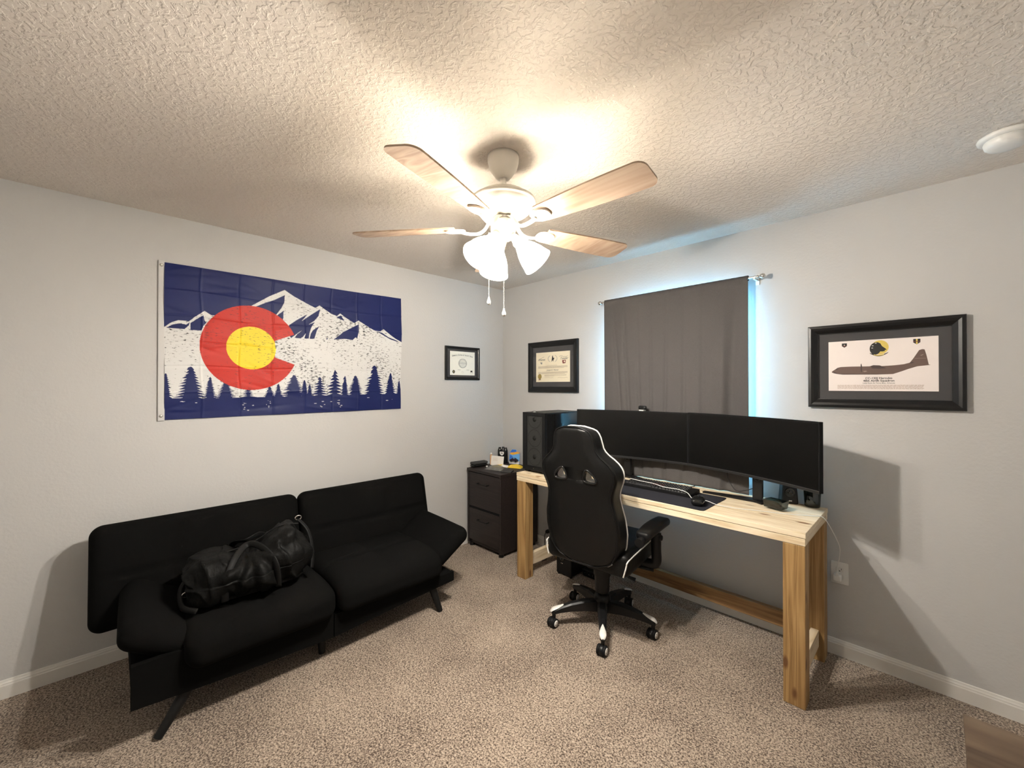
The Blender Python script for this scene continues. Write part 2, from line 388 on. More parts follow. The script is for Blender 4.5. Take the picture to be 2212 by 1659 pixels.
def spline(pts, sub=8, closed=False):
    pts = [Vector(p) for p in pts]; K = len(pts); out = []
    L = K if closed else K-1
    for i in range(L):
        if closed: p0, p1, p2, p3 = pts[i-1], pts[i], pts[(i+1) % K], pts[(i+2) % K]
        else: p0, p1, p2, p3 = pts[max(0, i-1)], pts[i], pts[i+1], pts[min(K-1, i+2)]
        for s in range(sub):
            t = s/sub
            out.append(0.5*((2*p1)+(p2-p0)*t+(2*p0-5*p1+4*p2-p3)*t*t+(3*p1-p0-3*p2+p3)*t**3))
    if not closed: out.append(pts[-1])
    return out
def prism(mb, poly, T, depth, m, bev=0.0):
    """poly 2D (ccw) in plane of 4x4 T (x,y), extruded along T z from 0 to depth"""
    n = len(poly)
    if bev > 0:
        bm = bmesh.new(); vv = [bm.verts.new((x, y, 0)) for x, y in poly]; f = bm.faces.new(vv)
        r = bmesh.ops.extrude_face_region(bm, geom=[f]); 
        for g in r['geom']:
            if isinstance(g, bmesh.types.BMVert): g.co.z = depth
        bmesh.ops.recalc_face_normals(bm, faces=bm.faces)
        ed = [e for e in bm.edges if abs(e.verts[0].co.z-e.verts[1].co.z) < 1e-6]
        bmesh.ops.bevel(bm, geom=ed, offset=bev, segments=2, affect='EDGES', profile=0.6)
        bm.verts.ensure_lookup_table(); bm.verts.index_update()
        vs = [v.co.copy() for v in bm.verts]; fs = [[v.index for v in f.verts] for f in bm.faces]; bm.free()
        return mb.add(vs, fs, m, False, T)
    vs = [(x, y, 0) for x, y in poly]+[(x, y, depth) for x, y in poly]
    fs = [list(range(n))[::-1], [n+i for i in range(n)]]+[(i, (i+1) % n, n+(i+1) % n, n+i) for i in range(n)]
    return mb.add(vs, fs, m, False, T)
def basis(o, x, y, z): 
    T = Matrix.Identity(4)
    for i in range(3): T[i][0] = x[i]; T[i][1] = y[i]; T[i][2] = z[i]; T[i][3] = o[i]
    return T
def wall_T(wall, a, z, off):
    """plane on a wall: x along the wall (viewer's right), y up, z off the wall"""
    if wall == 'left': return basis((off, a, z), (0, 1, 0), (0, 0, 1), (1, 0, 0))
    return basis((a, -off, z), (1, 0, 0), (0, 0, 1), (0, -1, 0))
def text(mb, s, size, T, m, align='CENTER', shear=0.0, xs=1.0, ext=0.0, bold=0.0):
    cu = bpy.data.curves.new('t', 'FONT'); cu.body = s; cu.size = size; cu.align_x = align; cu.align_y = 'CENTER'; cu.shear = shear; cu.extrude = ext; cu.offset = bold
    cu.resolution_u = 3
    ob = bpy.data.objects.new('t', cu); COL.objects.link(ob)
    dg = bpy.context.evaluated_depsgraph_get(); me = bpy.data.meshes.new_from_object(ob.evaluated_get(dg))
    vs = [(v.co.x*xs, v.co.y, v.co.z) for v in me.vertices]; fs = [list(p.vertices) for p in me.polygons]
    bpy.data.objects.remove(ob); bpy.data.curves.remove(cu); bpy.data.meshes.remove(me)
    return mb.add(vs, fs, m, False, T)
def ellipse(cx, cy, rx, ry, n=24, a0=0, a1=2*PI): return [(cx+rx*math.cos(a0+(a1-a0)*i/n), cy+ry*math.sin(a0+(a1-a0)*i/n)) for i in range(n if abs(a1-a0-2*PI) < 1e-6 else n+1)]
def flatpoly(mb, poly, T, m, z=0.0): return mb.add([(x, y, z) for x, y in poly], [list(range(len(poly)))], m, False, T)

# ------------------------------------------------------------ room shell
RX, RY, H = 3.75, -3.6, 2.44
WX0, WX1, WZ0, WZ1 = 1.33, 2.21, 0.95, 2.03     # window opening in the back wall
mb = MB(); box(mb, (-0.12, RY-0.12, -0.1), (RX+0.12, 0.14, 0), 'carpet'); struct(mb.build('floor'))
mb = MB(); box(mb, (-0.12, RY-0.12, H), (RX+0.12, 0.14, H+0.1), 'ceiling'); struct(mb.build('ceiling'))
mb = MB(); box(mb, (-0.12, RY-0.12, 0), (0, 0.14, H), 'wall'); struct(mb.build('wall_left'))
mb = MB(); box(mb, (RX, RY-0.12, 0), (RX+0.12, 0.14, H), 'wall'); struct(mb.build('wall_right'))
mb = MB(); box(mb, (0, RY-0.12, 0), (RX, RY, H), 'wall'); struct(mb.build('wall_front'))
mb = MB()
box(mb, (0, 0, 0), (WX0, 0.14, H), 'wall'); box(mb, (WX1, 0, 0), (RX, 0.14, H), 'wall')
box(mb, (WX0, 0, 0), (WX1, 0.14, WZ0), 'wall'); box(mb, (WX0, 0, WZ1), (WX1, 0.14, H), 'wall')
struct(mb.build('wall_back'))
def baseboard(name, a, b, nrm):
    """profile extruded from a to b; nrm points into the room"""
    prof = [(0, 0), (0.013, 0), (0.013, 0.060), (0.0105, 0.066), (0.0105, 0.070), (0.007, 0.076), (0.005, 0.083), (0, 0.085)]
    a = Vector(a); b = Vector(b); nr = Vector(nrm); mb = MB()
    vs = [a+nr*x+Vector((0, 0, z)) for x, z in prof]+[b+nr*x+Vector((0, 0, z)) for x, z in prof]; n = len(prof)
    mb.add(vs, [(i, i+1, n+i+1, n+i) for i in range(n-1)]+[list(range(n)), [n+i for i in range(n)]], 'trim')
    return struct(mb.build(name))
baseboard('baseboard_left', (0, RY, 0), (0, 0, 0), (1, 0, 0))
baseboard('baseboard_back', (0.0135, 0, 0), (RX-0.0135, 0, 0), (0, -1, 0))
baseboard('baseboard_right', (RX, RY, 0), (RX, 0, 0), (-1, 0, 0))
baseboard('baseboard_front', (0.0135, RY, 0), (RX-0.0135, RY, 0), (0, 1, 0))
# window unit
win = bpy.data.objects.new('window_1', None); COL.objects.link(win); win.location = ((WX0+WX1)/2, 0.1, WZ0); struct(win)
mb = MB(); t = 0.045
for lo, hi in (((WX0, .085, WZ0), (WX0+t, .13, WZ1)), ((WX1-t, .085, WZ0), (WX1, .13, WZ1)), ((WX0+t, .085, WZ0), (WX1-t, .13, WZ0+t)), ((WX0+t, .085, WZ1-t), (WX1-t, .13, WZ1)), ((WX0+t, .09, 1.475), (WX1-t, .125, 1.51))): box(mb, lo, hi, 'white_plastic', 0.003)
mb.build('window_frame', win)
mb = MB(); box(mb, (WX0+t, .104, WZ0+t), (WX1-t, .108, 1.475), 'window_glass'); mb.build('window_pane', win)
mb = MB(); box(mb, (WX0+t, .104, 1.51), (WX1-t, .108, WZ1-t), 'window_glass'); mb.build('window_pane', win)
mb = MB(); box(mb, (WX0+0.001, .002, WZ0), (WX1-0.001, .084, WZ0+0.012), 'trim', 0.003); mb.build('window_sill', win)

# ------------------------------------------------------------ desk
DT = 0.80
desk = root('desk', (1.725, -0.31, 0), 'homemade pale pine desk on square posts under the window', 'desk')
mb = MB()
for i in range(3):
    y0 = -0.605+i*0.1850
    box(mb, (0.802, y0+0.0005, 0.775), (2.648, y0+0.1845, DT), 'pine', 0.002)
mb.build('tabletop', desk)
mb = MB(); box(mb, (0.802, -0.603, 0.740), (2.646, -0.565, 0.7725), 'pine', 0.002); mb.build('front_apron', desk)
mb = MB(); box(mb, (0.802, -0.089, 0.740), (2.646, -0.053, 0.7745), 'pine', 0.002); mb.build('rear_apron', desk)
for x0 in (0.803, 2.608):
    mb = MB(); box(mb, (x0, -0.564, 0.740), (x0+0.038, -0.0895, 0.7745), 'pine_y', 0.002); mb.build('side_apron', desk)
for x0, x1, y0, y1 in ((2.558, 2.645, -0.602, -0.515), (0.806, 0.893, -0.620+0.018, -0.515), (2.558, 2.645, -0.141, -0.054), (0.806, 0.893, -0.141, -0.054)):
    mb = MB(); box(mb, (x0, y0, 0), (x1, y1, 0.7395), 'post', 0.004); mb.build('leg', desk)
for x0 in (0.83, 2.585):
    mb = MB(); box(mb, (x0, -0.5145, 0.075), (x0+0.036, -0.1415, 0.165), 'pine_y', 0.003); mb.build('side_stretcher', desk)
mb = MB(); box(mb, (0.8935, -0.115, 0.095), (2.5575, -0.079, 0.183), 'beam', 0.003); mb.build('rear_stretcher', desk)

# ------------------------------------------------------------ file cabinet
cab = root('file_cabinet', (0.25, -0.24, 0), 'dark espresso two-drawer file cabinet in the corner beside the desk', 'cabinet')
cx0, cx1, cyf, cyb = 0.035, 0.490, -0.480, -0.020
mb = MB()
box(mb, (cx0, cyf, 0.03), (cx0+0.02, cyb, 0.685), 'espresso', 0.001); box(mb, (cx1-0.02, cyf, 0.03), (cx1, cyb, 0.685), 'espresso', 0.001)
box(mb, (cx0+0.02, cyb-0.015, 0.03), (cx1-0.02, cyb, 0.685), 'espresso'); box(mb, (cx0+0.02, cyf+0.02, 0.03), (cx1-0.02, cyb-0.015, 0.06), 'espresso')
box(mb, (cx0+0.02, cyf+0.005, 0.355), (cx1-0.02, cyb-0.02, 0.368), 'matte_black')
mb.build('body', cab)
mb = MB(); box(mb, (cx0-0.004, cyf-0.006, 0.6855), (cx1+0.004, cyb, 0.710), 'espresso', 0.002); mb.build('top', cab)
for z0, z1 in ((0.065, 0.352), (0.371, 0.678)):
    mb = MB(); box(mb, (cx0+0.023, cyf+0.002, z0), (cx1-0.023, cyf+0.020, z1), 'espresso', 0.0015); d = mb.build('drawer', cab)
    mb = MB(); zc = z1-0.085; xc = (cx0+cx1)/2
    tube(mb, spline([(xc-.065, cyf+.004, zc), (xc-.065, cyf-.02, zc), (xc-.055, cyf-.028, zc), (xc+.055, cyf-.028, zc), (xc+.065, cyf-.02, zc), (xc+.065, cyf+.004, zc)], 5), 0.0045, 'black_metal', 8)
    mb.build('handle', d)
for x in (cx0+0.03, cx1-0.03):
    for y in (cyf+0.03, cyb-0.03):
        mb = MB(); cyl(mb, (x, y, 0), (x, y, 0.0295), 0.022, 'black_plastic', n=16); mb.build('caster', cab)

# ------------------------------------------------------------ computer tower
pc = root('computer_tower', (0.915, -0.31, DT), 'black mesh-front computer tower standing on the left end of the desk', 'computer')
px0, px1, pyf, pyb = 0.800, 1.030, -0.535, -0.100
mb = MB(); box(mb, (px0, pyf+0.022, DT+0.018), (px1, pyb, 1.262), 'black_plastic', 0.003); mb.build('case', pc)
mb = MB(); T = wall_T('back', px0, DT+0.018, -pyf-0.021)
# front bezel as a frame
for lo, hi in (((px0, pyf, DT+0.018), (px0+0.045, pyf+0.0215, 1.262)), ((px1-0.030, pyf, DT+0.018), (px1, pyf+0.0215, 1.262)), ((px0+0.045, pyf, 1.235), (px1-0.03, pyf+0.0215, 1.262)), ((px0+0.045, pyf, DT+0.018), (px1-0.03, pyf+0.0215, DT+0.055))): box(mb, lo, hi, 'black_plastic', 0.002)
bz = mb.build('front_bezel', pc)
mb = MB(); box(mb, (px0+0.0455, pyf+0.004, DT+0.0555), (px1-0.0305, pyf+0.006, 1.2345), 'pc_mesh'); mb.build('mesh_panel', pc)
for k in range(3):
    zc = DT+0.125+k*0.142
    mb = MB(); xc = (px0+0.045+px1-0.03)/2
    lathe(mb, (xc, pyf+0.0035, zc), [(0.066, 0), (0.066, 0.0004), (0.064, 0.0004), (0.064, 0)], 'fan_ring', 40, (0, -1, 0))
    lathe(mb, (xc, pyf+0.0035, zc), [(0.0, 0.0004), (0.018, 0.0004), (0.018, 0)], 'fan_ring', 24, (0, -1, 0))
    mb.build('fan_ring', pc)
mb = MB(); box(mb, (px1, pyf+0.03, DT+0.03), (px1+0.003, pyb-0.005, 1.252), 'gloss_black', 0.001); mb.build('side_panel', pc)
mb = MB(); rbox(mb, (px0+0.08, pyf+0.05, 1.2635), (0.014, 0.014, 0.003), 0.0014, 'white_plastic', 6); mb.build('power_button', pc)
mb = MB(); cyl(mb, (0.915, pyf-0.0005, DT+0.036), (0.915, pyf+0.001, DT+0.036), 0.005, 'chrome', n=6); mb.build('badge', pc)
for x in (px0+0.025, px1-0.025):
    for y in (pyf+0.05, pyb-0.05):
        mb = MB(); box(mb, (x-0.02, y-0.03, DT+0.0005), (x+0.02, y+0.03, DT+0.0175), 'black_plastic', 0.003); mb.build('foot', pc)
mb = MB(); flatpoly(mb, [(1.040, -0.555), (1.105, -0.585), (1.125, -0.52), (1.060, -0.50)], Matrix.Translation((0, 0, DT+0.0012)), 'paper_white'); 
mb.v += [(x, y, DT+0.0004) for x, y in [(1.040, -0.555), (1.105, -0.585), (1.125, -0.52), (1.060, -0.50)]]; mb.f += [[7, 6, 5, 4]]+[[i, (i+1) % 4, 4+(i+1) % 4, 4+i] for i in range(4)]; mb.mi += [0]*5; mb.sm += [False]*5
tag(mb.build('paper_slip', None, loc=(1.08, -0.54, DT)), 'small white paper slip on the desk by the computer tower', 'paper')

# ------------------------------------------------------------ monitors
def monitor(A, B, R, z0, z1, label, stand_t, arms, pole_top):
    """curved screen from A to B (plan view), bulging away from the room"""
    A = Vector((*A, 0)); B = Vector((*B, 0)); ch = B-A; L = ch.length; e = ch/L; nb = Vector((-e.y, e.x, 0))
    if nb.y < 0: nb = -nb
    mid = (A+B)/2; rt = root('monitor', (mid.x, mid.y, DT), label, 'monitor', 'curved monitors side by side')
    h = math.sqrt(R*R-(L/2)**2); cc = mid - nb*h      # centre of curvature on the viewer side
    a1 = math.asin(L/2/R); N = 28
    def P(t, off, z):
        a = -a1+2*a1*t; d = e*math.sin(a)+nb*math.cos(a); p = cc+d*(R+off); return Vector((p.x, p.y, z))
    def slab(mb, t0, t1, o0, o1, za, zb, m):
        vs = []
        for i in range(N+1):
            t = t0+(t1-t0)*i/N
            vs += [P(t, o0, za), P(t, o0, zb), P(t, o1, zb), P(t, o1, za)]
        fs = []
        for i in range(N):
            b = 4*i
            for k in range(4): fs.append((b+k, b+(k+1) % 4, b+4+(k+1) % 4, b+4+k))
        fs += [(0, 1, 2, 3), (4*N+3, 4*N+2, 4*N+1, 4*N)]
        mb.add(vs, fs, m, False)
    mb = MB(); slab(mb, 0, 1, 0.0, 0.022, z0, z1, 'matte_black'); slab(mb, 0.22, 0.78, 0.0225, 0.036, z0+0.06, z1-0.05, 'matte_black'); mb.build('housing', rt)
    mb = MB(); slab(mb, 0.008, 0.992, -0.0010, -0.0001, z0+0.018, z1-0.007, 'screen'); mb.build('screen', rt)
    mb = MB(); slab(mb, 0.0, 1.0, -0.004, -0.0002, z0-0.001, z0+0.013, 'bezel'); slab(mb, 0.0, 1.0, -0.0045, -0.0042, z0+0.0115, z0+0.013, 'chrome_dark'); mb.build('bottom_bezel', rt)
    q = P(stand_t, 0.055, 0); 
    mb = MB(); box(mb, (q.x-0.026, q.y-0.012, DT+0.012), (q.x+0.026, q.y+0.012, pole_top), 'black_plastic', 0.004)
    p2 = P(stand_t, 0.037, 0); v1 = Vector((p2.x, p2.y, (z0+z1)/2)); v2 = Vector((q.x, q.y, (z0+z1)/2)); cyl(mb, v1, v2, 0.03, 'black_plastic', n=16)
    lathe(mb, (q.x, q.y-0.0125, z0-0.012), [(0.013, 0), (0.013, 0.002), (0.009, 0.002), (0.009, 0)], 'bezel', 20, (0, -1, 0))
    mb.build('stand_pole', rt)
    mb = MB()
    cyl(mb, (q.x, q.y, DT+0.0005), (q.x, q.y, DT+0.0118), 0.034, 'black_plastic', n=24)
    for tip, wd in arms:
        tip = Vector((tip[0], tip[1], 0)); d = (tip-Vector((q.x, q.y, 0))); l = d.length; d.normalize(); s = Vector((-d.y, d.x, 0))
        pl = [q+s*0.030, q-s*0.030, Vector((q.x, q.y, 0))+d*l-s*wd, Vector((q.x, q.y, 0))+d*l+s*wd]
        vs = [Vector((p.x, p.y, DT+0.0006)) for p in pl]+[Vector((p.x, p.y, DT+(0.014 if i < 2 else 0.008))) for i, p in enumerate(pl)]
        mb.add(vs, [(0, 1, 2, 3), (7, 6, 5, 4), (0, 4, 5, 1), (1, 5, 6, 2), (2, 6, 7, 3), (3, 7, 4, 0)], 'black_plastic')
    mb.build('stand_foot', rt)
    return rt
M['chrome_dark'] = simple('dark_chrome_strip', (0.25, 0.24, 0.23), 0.3, metal=0.8)
monitor((1.150, -0.300), (1.9255, -0.135), 1.9, 0.945, 1.288, 'left black curved widescreen monitor, partly behind the gaming chair headrest', 0.46, [((1.34, -0.225), 0.02), ((1.74, -0.205), 0.02)], 1.15)
mon_r = monitor((1.9270, -0.135), (2.668, -0.405), 1.9, 0.945, 1.291, 'right black curved widescreen monitor, at the open end of the desk', 0.52, [((2.045, -0.190), 0.018), ((2.390, -0.225), 0.020)], 1.15)
# webcam on the left monitor
wc = root('webcam', (1.60, -0.137, 1.288), 'small black webcam clipped on top of the left monitor', 'webcam')
mb = MB(); rbox(mb, (1.60, -0.128, 1.3100), (0.062, 0.026, 0.030), 0.012, 'black_plastic', 10); mb.build('body', wc)
mb = MB(); lathe(mb, (1.60, -0.1415, 1.3100), [(0, 0.004), (0.006, 0.0045), (0.010, 0.003), (0.0115, 0)], 'gloss_black', 20, (0, -1, 0)); mb.build('lens', wc)
mb = MB(); box(mb, (1.583, -0.150, 1.2885), (1.617, -0.110, 1.2955), 'white_plastic', 0.002); mb.build('clip', wc)

# ------------------------------------------------------------ desk items
mb = MB(); T = Matrix.Translation((0, 0, DT+0.0006))
def rrect(x0, y0, x1, y1, r, n=5):
    out = []
    for cx, cy, a in ((x1-r, y1-r, 0), (x0+r, y1-r, PI/2), (x0+r, y0+r, PI), (x1-r, y0+r, 3*PI/2)):
        for i in range(n+1): out.append((cx+r*math.cos(a+PI/2*i/n), cy+r*math.sin(a+PI/2*i/n)))
    return out
prism(mb, rrect(1.42, -0.596, 2.198, -0.236, 0.018), T, 0.003, 'navy_mat')
tag(mb.build('desk_mat', None, loc=(1.8, -0.4, DT)), 'dark navy cloth desk mat under the keyboard and mouse', 'desk mat')
kb = root('keyboard', (1.83, -0.32, DT+0.004), 'black full-size keyboard with a white cord lying across it', 'keyboard')
KA = math.radians(-1.0)
mb = MB(); bx0, bx1, by0, by1 = 1.600, 2.045, -0.400, -0.250
zt = DT+0.0045
mb.add([(bx0, by0, zt), (bx1, by0, zt), (bx1, by1, zt), (bx0, by1, zt), (bx0, by0, zt+.014), (bx1, by0, zt+.014), (bx1, by1, zt+.026), (bx0, by1, zt+.026)],
       [(0, 3, 2, 1), (4, 5, 6, 7), (0, 1, 5, 4), (1, 2, 6, 5), (2, 3, 7, 6), (3, 0, 4, 7)], 'black_plastic'); mb.build('case', kb)
rows = 6; kcount = 0
stuffkeys = MB(); 
for r in range(rows):
    y = by0+0.018+r*0.0225; z = zt+0.0145+0.012*(y-by0)/(by1-by0)
    x = bx0+0.012; widths = [0.0185]*21
    if r == 0: widths = [0.023]*3+[0.115]+[0.023]*4+[0.0185]*7
    k = 0
    for wd in widths:
        if x+wd > bx1-0.010: break
        mm = 'red_key' if (r in (2, 3) and 8 < k < 13) else 'grey_key'
        mb = MB(); a = 0.0026
        mb.add([(x, y, z), (x+wd-.002, y, z), (x+wd-.002, y+.019, z+.0015), (x, y+.019, z+.0015), (x+a, y+a, z+.007), (x+wd-.002-a, y+a, z+.007), (x+wd-.002-a, y+.019-a, z+.0085), (x+a, y+.019-a, z+.0085)],
               [(0, 3, 2, 1), (4, 5, 6, 7), (0, 1, 5, 4), (1, 2, 6, 5), (2, 3, 7, 6), (3, 0, 4, 7)], mm)
        kcount += 1
        if r >= 1 and kcount > 99+13:   # keys beyond the first hundred: one part
            stuffkeys.add(mb.v, mb.f, mm)
        elif r == 0 or kcount <= 112:
            if sum(1 for c in kb.children if c.name.startswith('key')) < 100: mb.build('key', kb)
            else: stuffkeys.add(mb.v, mb.f, mm)
        x += wd; k += 1
if stuffkeys.v: so = stuffkeys.build('keys', kb); so['kind'] = 'stuff'
ms = root('mouse', (2.120, -0.475, DT+0.004), 'black computer mouse at the right end of the desk mat', 'mouse')
def mouse_fn(u, p):
    k = 1-0.35*max(0, u.y)**2-0.12*max(0, -u.y)**2
    return (p.x*(1-0.15*abs(u.y)), p.y, p.z*k if p.z > 0 else p.z)
mb = MB(); rbox(mb, (2.130, -0.492, DT+0.0248), (0.072, 0.122, 0.040), 0.0198, 'gloss_black', 16, mouse_fn, (0, 0, 0.25)); mb.build('shell', ms)
mb = MB(); cyl(mb, (2.1155, -0.460, DT+0.0425), (2.1215, -0.4585, DT+0.0425), 0.008, 'black_plastic', n=16); mb.build('scroll_wheel', ms)
# white charging cord: from behind the monitors over the keyboard, past the mouse, off the desk to the outlet
mb = MB()
pts = [(1.62, -0.335, .842), (1.70, -0.352, .842), (1.80, -0.362, .842), (1.88, -0.385, .838), (1.97, -0.385, .839), (2.03, -0.398, .832), (2.07, -0.425, .812), (2.105, -0.409, .8085), (2.15, -0.408, .8085), (2.185, -0.430, .8085), (2.22, -0.44, .8065), (2.30, -0.425, .8035), (2.40, -0.385, .8035), (2.52, -0.345, .8035), (2.62, -0.285, .8035), (2.652, -0.262, .802), (2.672, -0.24, .775), (2.695, -0.17, .69), (2.706, -0.11, .62), (2.700, -0.07, .56), (2.690, -0.05, .50), (2.6855, -0.042, .462)]
tube(mb, spline(pts, 6), 0.0020, 'white_plastic', 8)
tag(mb.build('charging_cord', None, loc=(2.65, -0.26, DT)), 'thin white charging cord running over the desk down to the wall outlet', 'cord')
# smoky plastic tray box
tb = root('desk_box', (2.445, -0.265, DT), 'small smoky translucent plastic box on the desk below the right monitor', 'box')
mb = MB(); q = [(2.402, -0.290), (2.490, -0.318), (2.505, -0.255), (2.425, -0.232)]; q2 = [(2.398, -0.293), (2.497, -0.323), (2.512, -0.250), (2.421, -0.227)]
z0, z1 = DT+0.0095, DT+0.050
def shell(mb, lo, hi, z0, z1, th, m, bottom=True):
    c = Vector((sum(p[0] for p in lo)/len(lo), sum(p[1] for p in lo)/len(lo), 0)); n = len(lo)
    def inn(p): d = (c-Vector((*p, 0))).normalized(); return (p[0]+d.x*th*1.4, p[1]+d.y*th*1.4)
    vs = [(*p, z0) for p in lo]+[(*p, z1) for p in hi]+[(*inn(p), z1) for p in hi]+[(*inn(p), z0+th) for p in lo]
    fs = []
    for k in range(3):
        for i in range(n): j = (i+1) % n; fs.append((k*n+i, k*n+j, (k+1)*n+j, (k+1)*n+i))
    fs += [list(range(n))[::-1], [3*n+i for i in range(n)]]
    mb.add(vs, fs, m)
shell(mb, q, q2, z0, z1, 0.002, 'smoke_glass'); mb.build('tray', tb)
mb = MB(); rbox(mb, (2.455, -0.272, DT+0.016), (0.05, 0.035, 0.010), 0.003, 'black_plastic', 6, rot=(0, 0, -0.3)); mb.build('clasp', tb)
# small desktop speaker
def speaker(x, y, z, rz, w_, d_, h_, label):
    rt = root('desktop_speaker', (x, y, z), label, 'speaker')
    def sf(u, p): k = 1.0-0.22*(u.z+1)/2; return (p.x*k, p.y*(1-0.12*(u.z+1)/2), p.z)
    R_ = Matrix.Translation((x, y, z+h_/2+0.001)) @ Matrix.Rotation(rz, 4, 'Z')
    mb = MB(); v, f = rbox_vf((w_, d_, h_), 0.010, 12, sf); mb.add(v, f, 'black_plastic', True, R_); mb.build('cabinet', rt)
    def disc(rr, zz, yy, prof, m, nm_):
        mb = MB(); o = R_ @ Vector((0, -d_/2+yy, zz)); ax = R_.to_3x3() @ Vector((0, -1, 0)); lathe(mb, o, [(a*rr, b) for a, b in prof], m, 28, ax); return mb.build(nm_, rt)
    disc(0.024, h_*0.02, 0.004, [(0, 0.001), (0.35, 0.004), (0.45, 0.001), (0.9, 0.004), (1.0, 0.005), (1.08, 0.003), (1.1, 0)], 'gloss_black', 'cone')
    mb = MB(); o = R_ @ Vector((0, -d_/2-0.003, -h_*0.34)); rbox(mb, o, (0.016, 0.002, 0.006), 0.0009, 'chrome', 4, rot=(0, 0, rz)); mb.build('badge', rt)
    mb = MB(); o = R_ @ Vector((0, -d_/2+0.006, h_*0.42)); rbox(mb, o, (0.034, 0.010, 0.006), 0.0029, 'white_plastic', 8, rot=(0.3, 0, rz)); mb.build('top_highlight', rt)  # white oval standing in for the highlight on the speaker's top
    return rt
speaker(2.470, -0.075, DT, math.radians(25), 0.085, 0.085, 0.125, 'small black desktop speaker with round cone, under the right monitor')
# smoked tumbler
tu = MB(); lathe(tu, (2.583, -0.075, DT+0.001), [(0, 0), (0.034, 0), (0.036, 0.003), (0.041, 0.105), (0.0385, 0.105), (0.0335, 0.006), (0, 0.006)], 'smoke_glass', 32)
tag(tu.build('glass_tumbler', None, loc=(2.583, -0.075, DT)), 'dark smoked glass tumbler at the right rear corner of the desk', 'glass')
# cable lying behind the keyboard
mb = MB(); tube(mb, spline([(1.93, -0.02, .806), (1.95, -0.10, .806), (1.93, -0.17, .806), (1.98, -0.215, .808), (2.04, -0.235, .810)], 8), 0.0025, 'black_plastic', 6)
tag(mb.build('black_cable', None, loc=(1.95, -0.1, DT)), 'thin black cable on the desktop behind the keyboard', 'cable')
mb = MB(); tube(mb, spline([(2.16, -0.125, .97), (2.17, -0.135, .90), (2.22, -0.155, .838), (2.28, -0.155, .850), (2.322, -0.150, .872)], 8), 0.0022, 'black_plastic', 6); mb.build('monitor_cable', mon_r)

# ------------------------------------------------------------ window curtain and rod
rodr = root('curtain_rod', (1.78, -0.07, 2.122), 'brushed nickel curtain rod with round finials above the window', 'curtain rod')
mb = MB(); cyl(mb, (1.235, -0.07, 2.122), (2.315, -0.07, 2.122), 0.0075, 'chrome', n=20); mb.build('rod', rodr)
for x, s in ((1.235, -1), (2.315, 1)):
    mb = MB(); lathe(mb, (x, -0.07, 2.122), [(0.0078, -0.005), (0.010, 0.0), (0.010, 0.006), (0.006, 0.010), (0.006, 0.014), (0.013, 0.020), (0.0165, 0.030), (0.013, 0.040), (0.0, 0.0455)], 'chrome', 24, (s, 0, 0)); mb.build('finial', rodr)
for x in (1.242, 2.300):
    mb = MB(); box(mb, (x-0.006, -0.078, 2.108), (x+0.006, -0.0005, 2.118), 'white_plastic', 0.001); box(mb, (x-0.011, -0.006, 2.085), (x+0.011, -0.0005, 2.150), 'white_plastic', 0.001)
    mb.build('bracket', rodr)
NX, NZ = 240, 90; CX0, CX1, CZ0, CZ1 = 1.2495, 2.268, 0.8025, 2.138
mb = MB(); vs = []; fs = []
def cur_y(u, t):
    """u 0..1 across, t 0 top ..1 bottom"""
    a = 0.0
    for c, wd, am, dr in ((0.93, 0.030, 0.032, -0.06), (0.865, 0.022, -0.016, -0.03), (0.62, 0.016, 0.013, -0.02), (0.50, 0.014, 0.016, -0.03), (0.38, 0.013, 0.012, 0.0), (0.27, 0.016, 0.015, 0.03), (0.16, 0.016, 0.017, 0.07), (0.07, 0.018, 0.018, 0.10), (0.74, 0.016, 0.011, -0.02)):
        cc = c+dr*t; a += am*math.exp(-((u-cc)/wd)**2)*(0.25+0.75*min(1, t*1.6+0.1))
    a += 0.0025*math.sin(u*60+2*t)*(1-0.5*t)
    return a
for j in range(NZ+1):
    t = j/NZ; z = CZ1+(CZ0-CZ1)*t
    for i in range(NX+1):
        u = i/NX; x = CX0+(CX1-CX0)*u
        pocket = 0.0
        yy = -0.080 + cur_y(u, t)*0.7 + 0.008*t
        if z > 2.104:   # rod pocket
            a = (z-2.104)/(2.138-2.104); yy = -0.070-0.0125*math.cos(a*PI/2)-0.004+0.0015*math.sin(u*170)
        elif z > 2.085: yy = yy + (2.104-z)*0.0
        yy += 0.004*math.sin(u*40+1)*math.exp(-((t-0.98)/0.03)**2)
        vs.append((x, yy, z))
for j in range(NZ):
    for i in range(NX): a = j*(NX+1)+i; fs.append((a, a+1, a+NX+2, a+NX+1))
mb.add(vs, fs, 'curtain', True)
nk = sum(1 for v in vs if v[2] >= 2.104); fs2 = [tuple(i-nk for i in f) for f in fs if min(f) >= nk]
cur = root('curtain', (1.76, -0.085, CZ1), 'grey-brown cloth curtain hanging over the window behind the monitors', 'curtain')
pan = mb.build('panel', cur); so = pan.modifiers.new('thickness', 'SOLIDIFY'); so.thickness = 0.0012; so.offset = 0
mb = MB(); mb.add([(x, y+0.003, z) for x, y, z in vs if z < 2.104], [f for f in fs2], 'lining', True); mb.build('lining', cur)
mb = MB(); vs = []; fs = []
for i in range(NX+1):
    u = i/NX; x = CX0+(CX1-CX0)*u
    for k in range(8):
        a = PI/2-PI*k/7; vs.append((x, -0.0705+0.0125*math.cos(a)*1.0, 2.122+0.0158*math.sin(a)))
for i in range(NX):
    for k in range(7): a = i*8+k; fs.append((a, a+1, a+9, a+8))
mb.add(vs, fs, 'curtain', True); mb.build('rod_pocket', cur)

